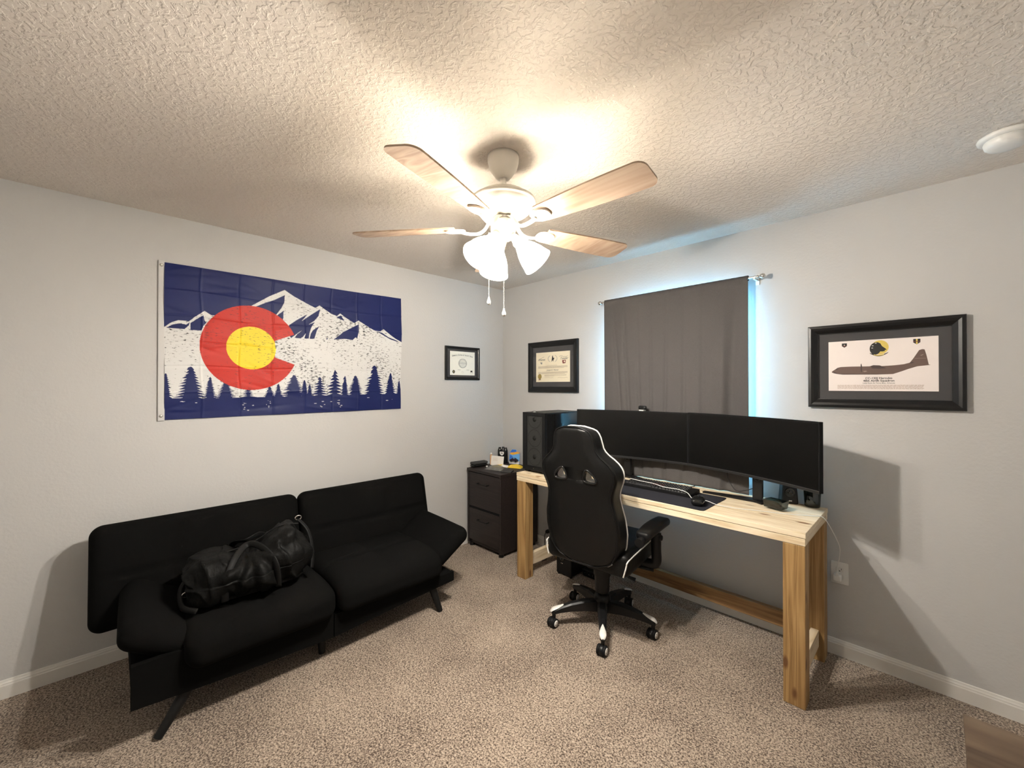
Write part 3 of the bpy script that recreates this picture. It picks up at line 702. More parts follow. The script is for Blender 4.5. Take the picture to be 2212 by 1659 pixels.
# ------------------------------------------------------------ framed pictures
def moulding(mb, T, w_, h_, prof, m):
    """prof: (inset, height) list from outer back to inner back"""
    vs = []; K = len(prof)
    for ins, ht in prof: vs += [(-w_/2+ins, -h_/2+ins, ht), (w_/2-ins, -h_/2+ins, ht), (w_/2-ins, h_/2-ins, ht), (-w_/2+ins, h_/2-ins, ht)]
    fs = []
    for k in range(K):
        k2 = (k+1) % K
        for i in range(4): j = (i+1) % 4; fs.append((4*k+i, 4*k+j, 4*k2+j, 4*k2+i))
    mb.add(vs, fs, m, False, T)
def picture(wall, ca, cz, w_, h_, fw, dep, pw, ph, paper, label, off=0.001, paper_dz=0.0, tilt=0):
    T = wall_T(wall, ca, cz, off)
    base = T @ Vector((0, 0, 0)); rt = root('framed_picture', base, label, 'picture')
    mb = MB(); moulding(mb, T, w_, h_, [(0, 0), (0, dep*0.8), (0.003, dep*0.95), (fw*0.30, dep), (fw*0.55, dep*0.88), (fw*0.8, dep*0.62), (fw-0.004, dep*0.50), (fw, dep*0.48), (fw, 0)], 'frame'); mb.build('frame', rt)
    mb = MB(); v, f = box_vf((0, 0, dep*0.18), (w_-2*fw+0.001, h_-2*fw+0.001, 0.003)); mb.add(v, f, 'mat_grey', False, T)
    mb.build('mat_board', rt)
    zp = dep*0.18+0.0022
    T2 = T @ Matrix.Translation((0, paper_dz, zp))
    mb = MB(); v, f = box_vf((0, 0, 0), (pw, ph, 0.0012)); mb.add(v, f, paper, False, T2); pp = mb.build('print', rt)
    mb = MB(); v, f = box_vf((0, 0, dep*0.40), (w_-2*fw-0.0006, h_-2*fw-0.0006, 0.0015)); mb.add(v, f, 'glass', False, T); mb.build('glass_pane', rt)
    return rt, pp, T2 @ Matrix.Translation((0, 0, 0.0008))
# aircraft print
rt, pp, T = picture('back', 2.859, 1.573, 0.603, 0.450, 0.048, 0.030, 0.422, 0.268, 'paper_pink', 'wide black framed print of a grey military transport aircraft, right of the curtain')
PW, PH = 0.422, 0.268
def pq(l): return [((s-0.5)*PW, (0.5-t)*PH) for s, t in l]
plane = [(0.032, 0.612), (0.044, 0.593), (0.07, 0.563), (0.092, 0.533), (0.125, 0.518), (0.235, 0.514), (0.406, 0.518), (0.433, 0.503), (0.473, 0.503), (0.514, 0.520), (0.635, 0.510), (0.714, 0.495), (0.764, 0.470), (0.79, 0.405), (0.843, 0.244), (0.869, 0.229), (0.888, 0.236), (0.902, 0.334), (0.921, 0.512), (0.938, 0.520), (0.828, 0.540), (0.752, 0.585), (0.697, 0.625), (0.619, 0.675), (0.473, 0.680), (0.144, 0.672), (0.08, 0.655), (0.037, 0.63)]
mb = MB(); flatpoly(mb, pq(plane), T, 'plane'); 
flatpoly(mb, pq([(0.415, 0.515), (0.44, 0.498), (0.50, 0.505), (0.53, 0.53), (0.56, 0.56), (0.50, 0.57), (0.43, 0.56)]), T, 'plane_dark', 0.0002)
flatpoly(mb, pq([(0.322, 0.48), (0.329, 0.455), (0.333, 0.50), (0.336, 0.545), (0.333, 0.62), (0.325, 0.63), (0.321, 0.56)]), T, 'plane_dark', 0.0003)
flatpoly(mb, pq([(0.765, 0.470), (0.79, 0.455), (0.80, 0.475), (0.77, 0.485)]), T, 'plane_dark', 0.0003)
flatpoly(mb, pq([(0.805, 0.388), (0.900, 0.392), (0.900, 0.398), (0.802, 0.395)]), T, 'plane_light', 0.0003)
flatpoly(mb, pq([(0.850, 0.34), (0.875, 0.32), (0.880, 0.33), (0.86, 0.35)]), T, 'plane_light', 0.0003)
flatpoly(mb, pq([(0.340, 0.61), (0.37, 0.60), (0.385, 0.615), (0.36, 0.63)]), T, 'plane_light', 0.0003)
flatpoly(mb, pq([(0.045, 0.60), (0.10, 0.655), (0.60, 0.672), (0.50, 0.679), (0.144, 0.672), (0.06, 0.645)]), T, 'plane_dark', 0.00025)
flatpoly(mb, pq([(0.07, 0.565), (0.085, 0.545), (0.10, 0.545), (0.10, 0.56), (0.08, 0.575)]), T, 'plane_dark', 0.0003)
mb.build('aircraft_drawing', pp)
mb = MB(); ex, ey = (0.493-0.5)*PW, (0.5-0.165)*PH
flatpoly(mb, ellipse(ex+0.004, ey+0.002, 0.0335, 0.0365, 32), T, 'yellow_print', 0.0001)
flatpoly(mb, ellipse(ex-0.014, ey-0.004, 0.022, 0.031, 28), T, 'ink', 0.0002)
flatpoly(mb, [(ex-0.030, ey+0.012), (ex-0.018, ey+0.028), (ex-0.004, ey+0.029), (ex+0.006, ey+0.022), (ex+0.012, ey+0.008), (ex+0.026, ey-0.006), (ex+0.030, ey-0.012), (ex+0.022, ey-0.013), (ex+0.024, ey-0.018), (ex+0.012, ey-0.020), (ex-0.006, ey-0.016), (ex-0.002, ey-0.030), (ex-0.018, ey-0.032), (ex-0.030, ey-0.015)][::-1], T, 'ink', 0.0003)
for q in ((-0.024, 0.012), (-0.026, 0.0), (-0.012, 0.024)): flatpoly(mb, ellipse(ex+q[0], ey+q[1], 0.004, 0.0018, 10), T, 'paper_white', 0.0004)
ban = [(ex-0.037+0.074*i/12, ey-0.024-0.013*math.sin(PI*i/12)) for i in range(13)]+[(ex+0.033-0.066*i/12, ey-0.030-0.014*math.sin(PI*i/12)) for i in range(13)]
flatpoly(mb, ban[::-1], T, 'ink', 0.0004)
flatpoly(mb, [(ex-0.020+0.040*i/8, ey-0.033-0.0035*math.sin(PI*i/8)) for i in range(9)]+[(ex+0.020-0.040*i/8, ey-0.037-0.0042*math.sin(PI*i/8)) for i in range(9)], T, 'yellow_print', 0.0005)
mb.build('squadron_emblem', pp)
for sx, a in ((0.163, 0), (0.824, 1)):
    mb = MB(); x = (sx-0.5)*PW; y = (0.5-0.085)*PH; k = 1.0 if a else 0.85
    sh = [(x-.0125*k, y+.013*k), (x+.0125*k, y+.013*k), (x+.0125*k, y-.004*k), (x, y-.014*k), (x-.0125*k, y-.004*k)]
    flatpoly(mb, sh[::-1], T, 'ink', 0.0001)
    if a: flatpoly(mb, [(x-.003, y+.013), (x+.003, y+.013), (x+.003, y-.012), (x-.003, y-.012)], T, 'yellow_print', 0.0002); flatpoly(mb, [(x-.0125, y-.001), (x+.0125, y-.001), (x+.0125, y+.002), (x-.0125, y+.002)], T, 'ink_red', 0.0003)
    else: flatpoly(mb, [(x-.009, y+.002), (x, y-.003), (x+.009, y+.002), (x, y-.008)], T, 'ink_red', 0.0002); flatpoly(mb, [(x-.002, y+.004), (x+.002, y+.004), (x+.002, y-.001), (x-.002, y-.001)], T, 'paper_white', 0.0003)
    mb.build('shield_emblem', pp)
mb = MB(); Tt = T @ Matrix.Translation((0, 0, 0.0002))
def at(T, s, t, w_=PW, h_=PH): return T @ Matrix.Translation(((s-0.5)*w_, (0.5-t)*h_, 0))
text(mb, 'CC-130J Hercules', 0.0145, at(Tt, 0.489, 0.752), 'ink', xs=0.98, bold=0.0003)
text(mb, '48th Airlift Squadron', 0.0145, at(Tt, 0.489, 0.801), 'ink', xs=0.98, bold=0.0003)
text(mb, 'Little Rock Air Force Base, Arkansas', 0.0095, at(Tt, 0.489, 0.846), 'ink', xs=0.88)
random.seed(3)
for k in range(6):
    y = 0.885+k*0.014; x = 0.092
    while x < 0.87:
        l = random.uniform(0.008, 0.035)
        flatpoly(mb, pq([(x, y+0.004), (min(0.883, x+l), y+0.004), (min(0.883, x+l), y-0.004), (x, y-0.004)]), Tt, 'ink_faint'); x += l+0.005
mb.build('caption', pp)
# state certificate, back wall
rt, pp, T = picture('back', 0.661, 1.640, 0.576, 0.462, 0.050, 0.026, 0.395, 0.270, 'paper_cream', 'black framed cream certificate with a gold seal, between room corner and curtain', paper_dz=-0.002)
PW, PH = 0.395, 0.270
mb = MB(); Tt = T @ Matrix.Translation((0, 0, 0.0002))
text(mb, 'Arkansas', 0.032, at(Tt, 0.17, 0.245, PW, PH), 'ink', xs=0.72, shear=0.5)
text(mb, 'Traveler', 0.032, at(Tt, 0.83, 0.235, PW, PH), 'ink', xs=0.80, shear=0.5)
tube(mb, spline([at(Tt, a, b, PW, PH) @ Vector((0, 0, 0)) for a, b in ((0.10, 0.235), (0.17, 0.19), (0.25, 0.155))], 6), 0.0009, 'ink', 5)
tube(mb, spline([at(Tt, a, b, PW, PH) @ Vector((0, 0, 0)) for a, b in ((0.70, 0.17), (0.75, 0.145), (0.82, 0.175), (0.90, 0.18), (0.94, 0.165))], 6), 0.0010, 'ink', 5)
text(mb, 'To All To Whom These Presents Shall Come', 0.0075, at(Tt, 0.48, 0.445, PW, PH), 'ink_brown', xs=0.9)
text(mb, 'Joseph R. Warner', 0.020, at(Tt, 0.5, 0.605, PW, PH), 'ink', xs=0.95, shear=0.5)
random.seed(5)
def lines(T, ys, x0, x1, m, th=0.005, last=0.8):
    for i, y in enumerate(ys):
        x = x0; e = x1 if i < len(ys)-1 else x0+(x1-x0)*last
        while x < e:
            l = random.uniform(0.012, 0.05)
            flatpoly(mb, [((a-0.5)*PW, (0.5-b)*PH) for a, b in ((x, y+th), (min(e, x+l), y+th), (min(e, x+l), y-th), (x, y-th))], T, m); x += l+0.006
lines(Tt, (0.475, 0.495, 0.515, 0.535), 0.07, 0.93, 'ink_brown', 0.0035, 0.88)
lines(Tt, (0.665, 0.685, 0.705, 0.725), 0.07, 0.93, 'ink_brown', 0.0035, 0.92)
lines(Tt, (0.765, 0.785, 0.805), 0.26, 0.90, 'ink_brown', 0.003, 0.45)
for a in (0.26, 0.66):
    tube(mb, spline([at(Tt, a+0.27*i/9, 0.855+random.uniform(-.015, .015), PW, PH) @ Vector((0, 0, 0)) for i in range(10)], 4), 0.0006, 'ink_brown', 4)
mb.build('lettering', pp)
mb = MB(); Tc = at(T, 0.505, 0.225, PW, PH)
for s in (-1, 1):
    tube(mb, [Tc @ Vector((s*0.052*math.cos(a), 0.034*math.sin(a), 0.0003)) for a in [(-1.0+2.0*i/14) for i in range(15)]], 0.0016, 'ink_grey', 5)
flatpoly(mb, [(-.014, -.026), (-.010, -.005), (-.006, .012), (-.002, .030), (.004, .024), (.006, .012), (.012, .006), (.020, .008), (.018, -.004), (.012, -.010), (.010, -.030), (.004, -.012), (-.002, -.028), (-.006, -.010), (-.010, -.028)][::-1], Tc, 'ink', 0.0003)
mb.build('rider_drawing', pp)
mb = MB(); Tc = at(T, 0.16, 0.355, PW, PH); flatpoly(mb, [(-.014, .010), (-.002, .004), (.006, .008), (.014, .002), (.012, -.010), (.0, -.012), (-.006, -.008)][::-1], Tc, 'ink_grey', 0.0003); mb.build('bird_drawing', pp)
mb = MB(); Tc = at(T, 0.835, 0.345, PW, PH); flatpoly(mb, [(-.020, .014), (.018, .016), (.020, .004), (.016, -.014), (-.014, -.016), (-.018, -.004)][::-1], Tc, 'ink_red', 0.0003); flatpoly(mb, ellipse(0.005, 0.002, 0.008, 0.008, 16), Tc, 'paper_cream', 0.0005); mb.build('state_drawing', pp)
mb = MB(); Tc = at(T, 0.115, 0.815, PW, PH)
flatpoly(mb, [(-.012, -.012), (-.014, -.038), (-.008, -.032), (-.002, -.036), (0, -.012)], Tc, 'ink_red', 0.0003); flatpoly(mb, [(.012, -.012), (.014, -.036), (.008, -.030), (.003, -.036), (0, -.012)][::-1], Tc, 'ink_brown', 0.0003)
flatpoly(mb, [((0.025 if i % 2 else 0.0225)*math.cos(2*PI*i/40), (0.025 if i % 2 else 0.0225)*math.sin(2*PI*i/40)) for i in range(40)], Tc, 'gold', 0.0006); mb.build('gold_seal', pp)
# college certificate, left wall
rt, pp, T = picture('left', -0.517, 1.675, 0.395, 0.305, 0.026, 0.020, 0.285, 0.218, 'ivory', 'small black framed white college certificate on the left wall beyond the flag')
PW, PH = 0.285, 0.218
mb = MB(); Tt = T @ Matrix.Translation((0, 0, 0.0002))
s = 'Community College of the Air Force'
for i, ch in enumerate(s):
    if ch == ' ': continue
    f = (i-(len(s)-1)/2)/((len(s)-1)/2); text(mb, ch, 0.0205, at(Tt, 0.49+0.405*f, 0.145+0.055*f*f, PW, PH) @ Matrix.Rotation(-0.16*f, 4, 'Z'), 'ink', xs=0.62, bold=0.0004)
mb.build('lettering', pp)
mb = MB()
for rr in (0.036, 0.040, 0.043):
    tube(mb, [at(T, 0.5, 0.50, PW, PH) @ Vector((rr*math.cos(a)*1.1, rr*math.sin(a), 0.0002)) for a in [2*PI*i/36 for i in range(36)]], 0.0009, 'ink_grey', 4, closed=True)
for y, hw in ((0.36, .10), (0.42, .15), (0.47, .16), (0.50, .17), (0.54, .17), (0.60, .13), (0.66, .09)): flatpoly(mb, [((a)*PW, (0.5-b)*PH) for a, b in ((-hw, y+0.007), (hw, y+0.007), (hw, y-0.007), (-hw, y-0.007))], Tt, 'ink_grey', 0.0002)
for a in (0.30, 0.65): flatpoly(mb, [((a+q-0.5)*PW, (0.5-b)*PH) for q, b in ((0, 0.785), (0.11, 0.785), (0.11, 0.77), (0, 0.77))], Tt, 'ink_grey')
mb.build('seal_drawing', pp)
mb = MB(); Tc = at(T, 0.14, 0.86, PW, PH); flatpoly(mb, ellipse(0, 0, 0.0145, 0.0155, 24), Tc, 'ink', 0.0002); flatpoly(mb, ellipse(0, 0, 0.003, 0.009, 12), Tc, 'gold', 0.0003); mb.build('round_emblem', pp)
mb = MB(); Tc = at(T, 0.86, 0.87, PW, PH); flatpoly(mb, [(-.012, 0.0), (.012, 0.0), (.012, .016), (-.012, .016)], Tc, 'ink', 0.0002); tube(mb, [Tc @ Vector((.013*math.cos(a), -.001+.013*math.sin(a), .0003)) for a in [PI+PI*i/12 for i in range(13)]], 0.0008, 'ink_grey', 4); mb.build('shield_emblem', pp)
mb = MB(); Tc = at(T, 0.5, 0.86, PW, PH); tube(mb, [Tc @ Vector((.013*math.cos(a), .013*math.sin(a), .0003)) for a in [PI+PI*i/12 for i in range(13)]], 0.0007, 'ink_faint', 4); flatpoly(mb, [(-.01, .008), (.004, .001), (.006, -.002), (-.006, .004)], Tc, 'ink_grey', .0002); mb.build('round_emblem', pp)

# ------------------------------------------------------------ flag
FY0, FY1, FZ0, FZ1 = -2.634, -1.150, 1.277, 2.175
FP = {
'white': [(-0.005, 0.422), (0.001, 0.41), (0.022, 0.378), (0.044, 0.36), (0.075, 0.362), (0.096, 0.327), (0.125, 0.284), (0.146, 0.307), (0.177, 0.311), (0.28, 0.224), (0.288, 0.213), (0.356, 0.128), (0.417, 0.066), (0.456, 0.104), (0.507, 0.144), (0.549, 0.173), (0.569, 0.15), (0.592, 0.174), (0.622, 0.203), (0.652, 0.219), (0.668, 0.194), (0.695, 0.224), (0.737, 0.263), (0.76, 0.238), (0.793, 0.269), (0.841, 0.311), (0.876, 0.316), (0.894, 0.293), (0.934, 0.341), (0.964, 0.371), (1.01, 0.405), (1.01, 0.862), (0.605, 0.866), (0.338, 0.868), (0.116, 0.868), (-0.01, 0.861)],
'b1': [(0.005, 0.416), (0.025, 0.391), (0.048, 0.379), (0.067, 0.385), (0.078, 0.367), (0.075, 0.389), (0.061, 0.416)],
'b2': [(0.079, 0.419), (0.08, 0.371), (0.087, 0.362), (0.106, 0.333), (0.121, 0.314), (0.125, 0.346), (0.131, 0.362), (0.121, 0.385), (0.115, 0.416)],
'b3': [(0.303, 0.216), (0.336, 0.184), (0.375, 0.151), (0.418, 0.104), (0.416, 0.16), (0.404, 0.205), (0.383, 0.261), (0.336, 0.243)],
'b4': [(0.385, 0.265), (0.414, 0.222), (0.412, 0.293), (0.396, 0.282)],
'b5': [(0.435, 0.329), (0.469, 0.282), (0.515, 0.229), (0.501, 0.262), (0.488, 0.29), (0.53, 0.232), (0.572, 0.178), (0.565, 0.234), (0.546, 0.275), (0.52, 0.31), (0.549, 0.285), (0.534, 0.324), (0.525, 0.37), (0.521, 0.419), (0.501, 0.42), (0.509, 0.376), (0.495, 0.409), (0.485, 0.422), (0.459, 0.42), (0.47, 0.392), (0.495, 0.353), (0.466, 0.392), (0.445, 0.424), (0.432, 0.393)],
'b6': [(0.525, 0.419), (0.53, 0.379), (0.54, 0.35), (0.569, 0.313), (0.557, 0.354), (0.546, 0.418)],
'b7': [(0.634, 0.414), (0.658, 0.382), (0.68, 0.347), (0.76, 0.269), (0.759, 0.334), (0.752, 0.388), (0.742, 0.384), (0.728, 0.408), (0.689, 0.401)],
'b8': [(0.649, 0.229), (0.672, 0.209), (0.689, 0.253), (0.67, 0.242)],
'b9': [(0.76, 0.272), (0.786, 0.292), (0.808, 0.303), (0.793, 0.298)],
'b10': [(0.848, 0.312), (0.887, 0.327), (0.923, 0.362), (0.964, 0.382), (0.99, 0.403), (0.934, 0.38), (0.883, 0.339)],
'b11': [(0.598, 0.409), (0.611, 0.402), (0.604, 0.418)]}
TREES = [(0.003, 0.703, 0.853, 0.017), (0.08, 0.658, 0.867, 0.041), (0.142, 0.723, 0.865, 0.019), (0.195, 0.755, 0.867, 0.033), (0.276, 0.807, 0.888, 0.033), (0.357, 0.79, 0.872, 0.022), (0.392, 0.771, 0.879, 0.019), (0.456, 0.704, 0.866, 0.046), (0.501, 0.742, 0.867, 0.018), (0.524, 0.775, 0.867, 0.015), (0.57, 0.715, 0.884, 0.037), (0.642, 0.657, 0.886, 0.04), (0.69, 0.707, 0.862, 0.02), (0.744, 0.705, 0.863, 0.036), (0.845, 0.615, 0.865, 0.055), (0.938, 0.677, 0.891, 0.033), (0.991, 0.744, 0.881, 0.018)]
NS, NT = 760, 460
S, Tt_ = np.meshgrid(np.linspace(0, 1, NS), np.linspace(0, 1, NT))
def inpoly(px, py, poly):
    c = np.zeros(px.shape, bool); n = len(poly)
    for i in range(n):
        x1, y1 = poly[i]; x2, y2 = poly[(i+1) % n]
        if y1 == y2: continue
        cond = ((y1 > py) != (y2 > py)) & (px < (x2-x1)*(py-y1)/(y2-y1)+x1); c ^= cond
    return c
BLUE = np.array([0.008, 0.014, 0.085]); WH = np.array([0.68, 0.68, 0.67]); RED = np.array([0.50, 0.030, 0.020]); YEL = np.array([0.82, 0.62, 0.03])
img = np.zeros((NT, NS, 4)); img[..., :3] = BLUE; img[..., 3] = 0.0
wmask = inpoly(S, Tt_, FP['white']); img[wmask, :3] = WH; img[wmask, 3] = 1
for k, v in FP.items():
    if k != 'white': q = inpoly(S, Tt_, v); img[q, :3] = BLUE; img[q, 3] = 0
W_, H_ = 1.484, 0.898; dx = (S-0.290)*W_; dz = (Tt_-0.515)*H_; rr = np.hypot(dx, dz)
mouth = inpoly(S, Tt_, [(0.379, 0.453), (0.470, 0.388), (0.56, 0.33), (0.56, 0.70), (0.470, 0.632), (0.379, 0.577)])
# low mist and tree shapes
rng = np.random.RandomState(4)
def tree(x, top, base, hw, layered):
    n = 9 if layered else 12; pts = []
    for i in range(n+1):
        f = i/n; y = top+(base-top)*f; w2 = hw*(0.12+0.88*f**0.9)
        if i == 0: pts.append((x, y)); continue
        inner = 0.30 if layered else 0.80
        pts.append((x+w2*inner*0.75, y-(base-top)/n*0.65)); pts.append((x+w2*rng.uniform(1.05, 1.5), y+(base-top)/n*(0.30)))
    L = [(2*x-a-(rng.uniform(-.1, .1)*hw), b) for a, b in pts[1:][::-1]]
    return pts+[(x, base+0.02)]+L
tm = np.zeros(S.shape, bool)
for i, (x, a, b, hw) in enumerate(TREES):
    tm |= inpoly(S, Tt_, tree(x, a, b+0.005, hw, i in (4, 10, 11)))
    if i in (10, 11, 4, 5, 15, 1, 14):      # pale ripples of water below the tree
        for k in range(7):
            yy = b+0.008+0.011*k+rng.uniform(-.003, .003); xx = x+rng.uniform(-1, 1)*hw*0.8; l = hw*rng.uniform(0.1, 0.32)*(1-k/9)
            if i in (1, 14, 15) and k > 2: continue
            q = (((S-xx)/l)**2+((Tt_-yy)/0.0028)**2) < 1; img[q, :3] = WH*0.9; img[q, 3] = 0.3
img[tm, :3] = BLUE; img[tm, 3] = 0.15
q = (rr < 0.270) & ~mouth; img[q, :3] = RED; img[q, 3] = 0.6
q = (rr < 0.137); img[q, :3] = YEL; img[q, 3] = 0.75
flag = root('flag', (0.02, -1.9, 1.72), 'blue Colorado flag with mountains, pines and a red C, hung on the left wall', 'flag')
# cloth relief: fold creases and slack
def crease(u, c, wd): return np.exp(-((u-c)/wd)**2)
rel = 0.010+0.0035*np.sin(S*7.0+1.2*Tt_*3)+0.003*np.sin(Tt_*9+S*4)+0.0018*np.sin(S*23+Tt_*11)+0.0012*np.sin(Tt_*31+S*5)
for c in np.arange(0.115, 1.0, 0.128): rel = rel+0.0018*crease(S+0.004*np.sin(Tt_*12), c, 0.004)*(1 if int(c*100) % 2 else -1)
for c in (0.17, 0.33, 0.50, 0.66, 0.83): rel = rel+0.0018*crease(Tt_+0.006*np.sin(S*14), c, 0.006)*(1 if int(c*100) % 2 else -1)
for k in range(60):
    cx_, ct, an, ln = rng.uniform(0, 1), rng.uniform(0, 1), rng.uniform(-0.5, 0.5), rng.uniform(0.03, 0.10)
    a_ = (S-cx_)*math.cos(an)+(Tt_-ct)*0.6*math.sin(an); b_ = -(S-cx_)*math.sin(an)+(Tt_-ct)*0.6*math.cos(an)
    rel = rel+0.0016*np.exp(-(a_/ln)**2-(b_/0.008)**2)*rng.choice([-1, 1])
zt_ = FZ1-(1-0.0)*0.0+0.006*np.sin(S*3.0)*0 ; 
Y = FY0+(FY1-FY0)*S + 0.004*np.sin(Tt_*6)*(S-0.5)
Z = (2.168+0.014*S) + ((1.273+0.008*S)-(2.168+0.014*S))*Tt_ - 0.004*np.sin(PI*S)*(1-Tt_)
me = bpy.data.meshes.new('cloth')
co = np.stack([np.clip(rel, 0.003, 0.03)-0.02, Y+1.9, Z-1.72], -1).reshape(-1, 3)
ii = np.arange((NT-1)*(NS-1)); rI = ii//(NS-1); cI = ii % (NS-1); a = rI*NS+cI
quads = np.stack([a, a+NS, a+NS+1, a+1], -1)
me.vertices.add(len(co)); me.vertices.foreach_set('co', co.ravel())
me.loops.add(quads.size); me.loops.foreach_set('vertex_index', quads.ravel().astype(np.int32))
me.polygons.add(len(quads)); me.polygons.foreach_set('loop_start', np.arange(0, quads.size, 4, dtype=np.int32))
me.update(calc_edges=True); me.polygons.foreach_set('use_smooth', np.ones(len(quads), bool))
ca = me.color_attributes.new('print', 'FLOAT_COLOR', 'POINT'); ca.data.foreach_set('color', img.reshape(-1, 4).ravel().astype(np.float32))
me.materials.append(M['flag']); fo = bpy.data.objects.new('cloth', me); COL.objects.link(fo); fo.parent = flag
mb = MB(); rbox(mb, (0.008, -2.646, 1.722), (0.004, 0.030, 0.908), 0.0018, 'canvas', 8); hd = mb.build('header_strip', flag)
for z in (2.150, 1.296):
    mb = MB(); lathe(mb, (0.0102, -2.647, z), [(0.009, 0), (0.0085, 0.0012), (0.0055, 0.0012), (0.005, 0)], 'chrome', 20, (1, 0, 0))
    lathe(mb, (0.0102, -2.647, z), [(0.006, 0.0), (0.006, 0.0025), (0.003, 0.006), (0.005, 0.009), (0.0, 0.0095)], 'white_plastic', 16, (1, 0, 0)); mb.build('grommet', hd)

# ------------------------------------------------------------ ceiling fan
FX, FY = 1.781, -1.659
fan = root('ceiling_fan', (FX, FY, H), 'white five-blade ceiling fan with three lit glass shades, hanging mid room', 'ceiling fan')
mb = MB(); lathe(mb, (FX, FY, 0), [(0.0, 2.4395), (0.066, 2.4395), (0.067, 2.428), (0.066, 2.415), (0.058, 2.385), (0.044, 2.364), (0.038, 2.356), (0.034, 2.352), (0.030, 2.346), (0.0, 2.346)], 'fan_white', 48); mb.build('canopy', fan)
mb = MB(); cyl(mb, (FX, FY, 2.3455), (FX, FY, 2.290), 0.013, 'fan_white', n=24); mb.build('downrod', fan)
mb = MB(); lathe(mb, (FX, FY, 0), [(0.0, 2.296), (0.03, 2.295), (0.070, 2.288), (0.105, 2.272), (0.124, 2.258), (0.1345, 2.252), (0.1365, 2.247), (0.1365, 2.241), (0.1340, 2.237), (0.131, 2.236), (0.130, 2.231), (0.122, 2.213), (0.106, 2.198), (0.085, 2.188), (0.060, 2.184), (0.0, 2.184)], 'fan_white', 64); mb.build('motor_housing', fan)
mb = MB(); lathe(mb, (FX, FY, 0), [(0.0, 2.1835), (0.028, 2.1835), (0.028, 2.166), (0.051, 2.160), (0.053, 2.156), (0.053, 2.120), (0.047, 2.112), (0.040, 2.100), (0.032, 2.085), (0.014, 2.078), (0.009, 2.068), (0.0, 2.066)], 'fan_white', 48)
mb.build('switch_housing', fan)
mb = MB(); lathe(mb, (FX, FY, 0), [(0.030, 2.1838), (0.034, 2.180), (0.034, 2.172), (0.0285, 2.167)], 'chrome', 40); mb.build('flywheel', fan)
for k in range(5):
    ang = math.radians(2+72*k); pitch = math.radians(-12)
    T = Matrix.Translation((FX, FY, 2.138)) @ Matrix.Rotation(ang, 4, 'Z')
    Tb = T @ Matrix.Rotation(pitch, 4, 'X')
    out = []
    L0, L1 = 0.205, 0.660
    n = 14
    up_ = [(L0+(L1-0.035-L0)*i/n, 0.049+0.017*math.sin(min(1, i/n*1.15)*PI/2)) for i in range(n+1)]
    tipc = [(L1-0.035+0.035*math.sin(a), 0.066-0.035+0.035*math.cos(a)) for a in [PI/2*i/6 for i in range(1, 7)]]
    half = up_+tipc; poly = half+[(x, -y) for x, y in half[::-1]]
    mb = MB(); prism(mb, poly[::-1], Tb @ Matrix.Translation((0, 0, -0.003)), 0.006, 'blade'); bl = mb.build('blade', fan)
    mb = MB()
    # bracket: curved arm then spoon-shaped plate under the blade
    arm = spline([(0.030, 0, 0.040), (0.060, 0, 0.022), (0.082, 0, -0.008), (0.110, 0, -0.022), (0.150, 0, -0.020), (0.185, 0, -0.011)], 5)
    tube(mb, [T @ p for p in arm], 0.012, 'fan_white', 10, flat=0.006)
    pl_ = [(0.165+0.085*(1-math.cos(PI*i/12))/2*1.0, 0.036*math.sin(PI*i/12)**0.7) for i in range(13)]
    pl_ = pl_+[(x, -y) for x, y in pl_[::-1][1:-1]]
    prism(mb, pl_[::-1], Tb @ Matrix.Translation((0, 0, -0.011)), 0.0075, 'fan_white')
    mb.build('blade_bracket', bl)
LD = []
for k in range(3):
    az = math.radians(34+120*k); d = Vector((math.cos(az), math.sin(az), 0)); el = math.radians(-48)
    ax = (d*math.cos(el)+Vector((0, 0, 1))*math.sin(el)).normalized()
    c0 = Vector((FX, FY, 2.100))+d*0.040
    mb = MB(); cyl(mb, c0, c0+ax*0.030, 0.014, 'fan_white', 0.022, 20); lathe(mb, c0+ax*0.028, [(0.022, 0), (0.026, 0.006), (0.026, 0.016), (0.023, 0.017)], 'fan_white', 28, ax); mb.build('light_arm', fan)
    mb = MB(); s0 = c0+ax*0.040
    lathe(mb, s0, [(0.021, 0), (0.024, 0.008), (0.034, 0.028), (0.046, 0.052), (0.055, 0.078), (0.061, 0.105), (0.066, 0.122), (0.064, 0.122), (0.059, 0.105), (0.053, 0.078), (0.044, 0.052), (0.032, 0.028), (0.022, 0.008)], 'shade', 40, ax)
    sh = mb.build('lamp_shade', fan)
    mb = MB(); lathe(mb, s0, [(0, 0.088), (0.010, 0.086), (0.018, 0.078), (0.022, 0.065), (0.020, 0.050), (0.013, 0.032), (0.012, 0.004), (0, 0.003)], 'bulb', 24, ax); mb.build('bulb', sh)
    ld = bpy.data.lights.new('lamp_light', 'POINT'); ld.energy = LAMP_POWER; ld.color = LAMP_COL; ld.shadow_soft_size = 0.024
    lo = bpy.data.objects.new('lamp_light', ld); COL.objects.link(lo); p = s0+ax*0.100; lo.location = p-Vector((FX, FY, H)); lo.parent = fan
def chain(x, y, z0, z1):
    mb = MB(); n = int((z0-z1)/0.006)
    for i in range(n):
        z = z0-(i+0.5)*(z0-z1)/n; v = []; f = []
        r_ = 0.0022
        v = [(x, y, z+r_*1.2), (x+r_, y, z), (x, y+r_, z), (x-r_, y, z), (x, y-r_, z), (x, y, z-r_*1.2)]
        mb.add(v, [(0, 1, 2), (0, 2, 3), (0, 3, 4), (0, 4, 1), (5, 2, 1), (5, 3, 2), (5, 4, 3), (5, 1, 4)], 'fan_white', True)
    c = mb.build('pull_chain', fan)
    mb = MB(); lathe(mb, (x, y, z1), [(0, 0.002), (0.003, 0.0), (0.004, -0.006), (0.008, -0.018), (0.0085, -0.024), (0.006, -0.031), (0.0, -0.034)], 'fan_white', 20); mb.build('chain_knob', c)
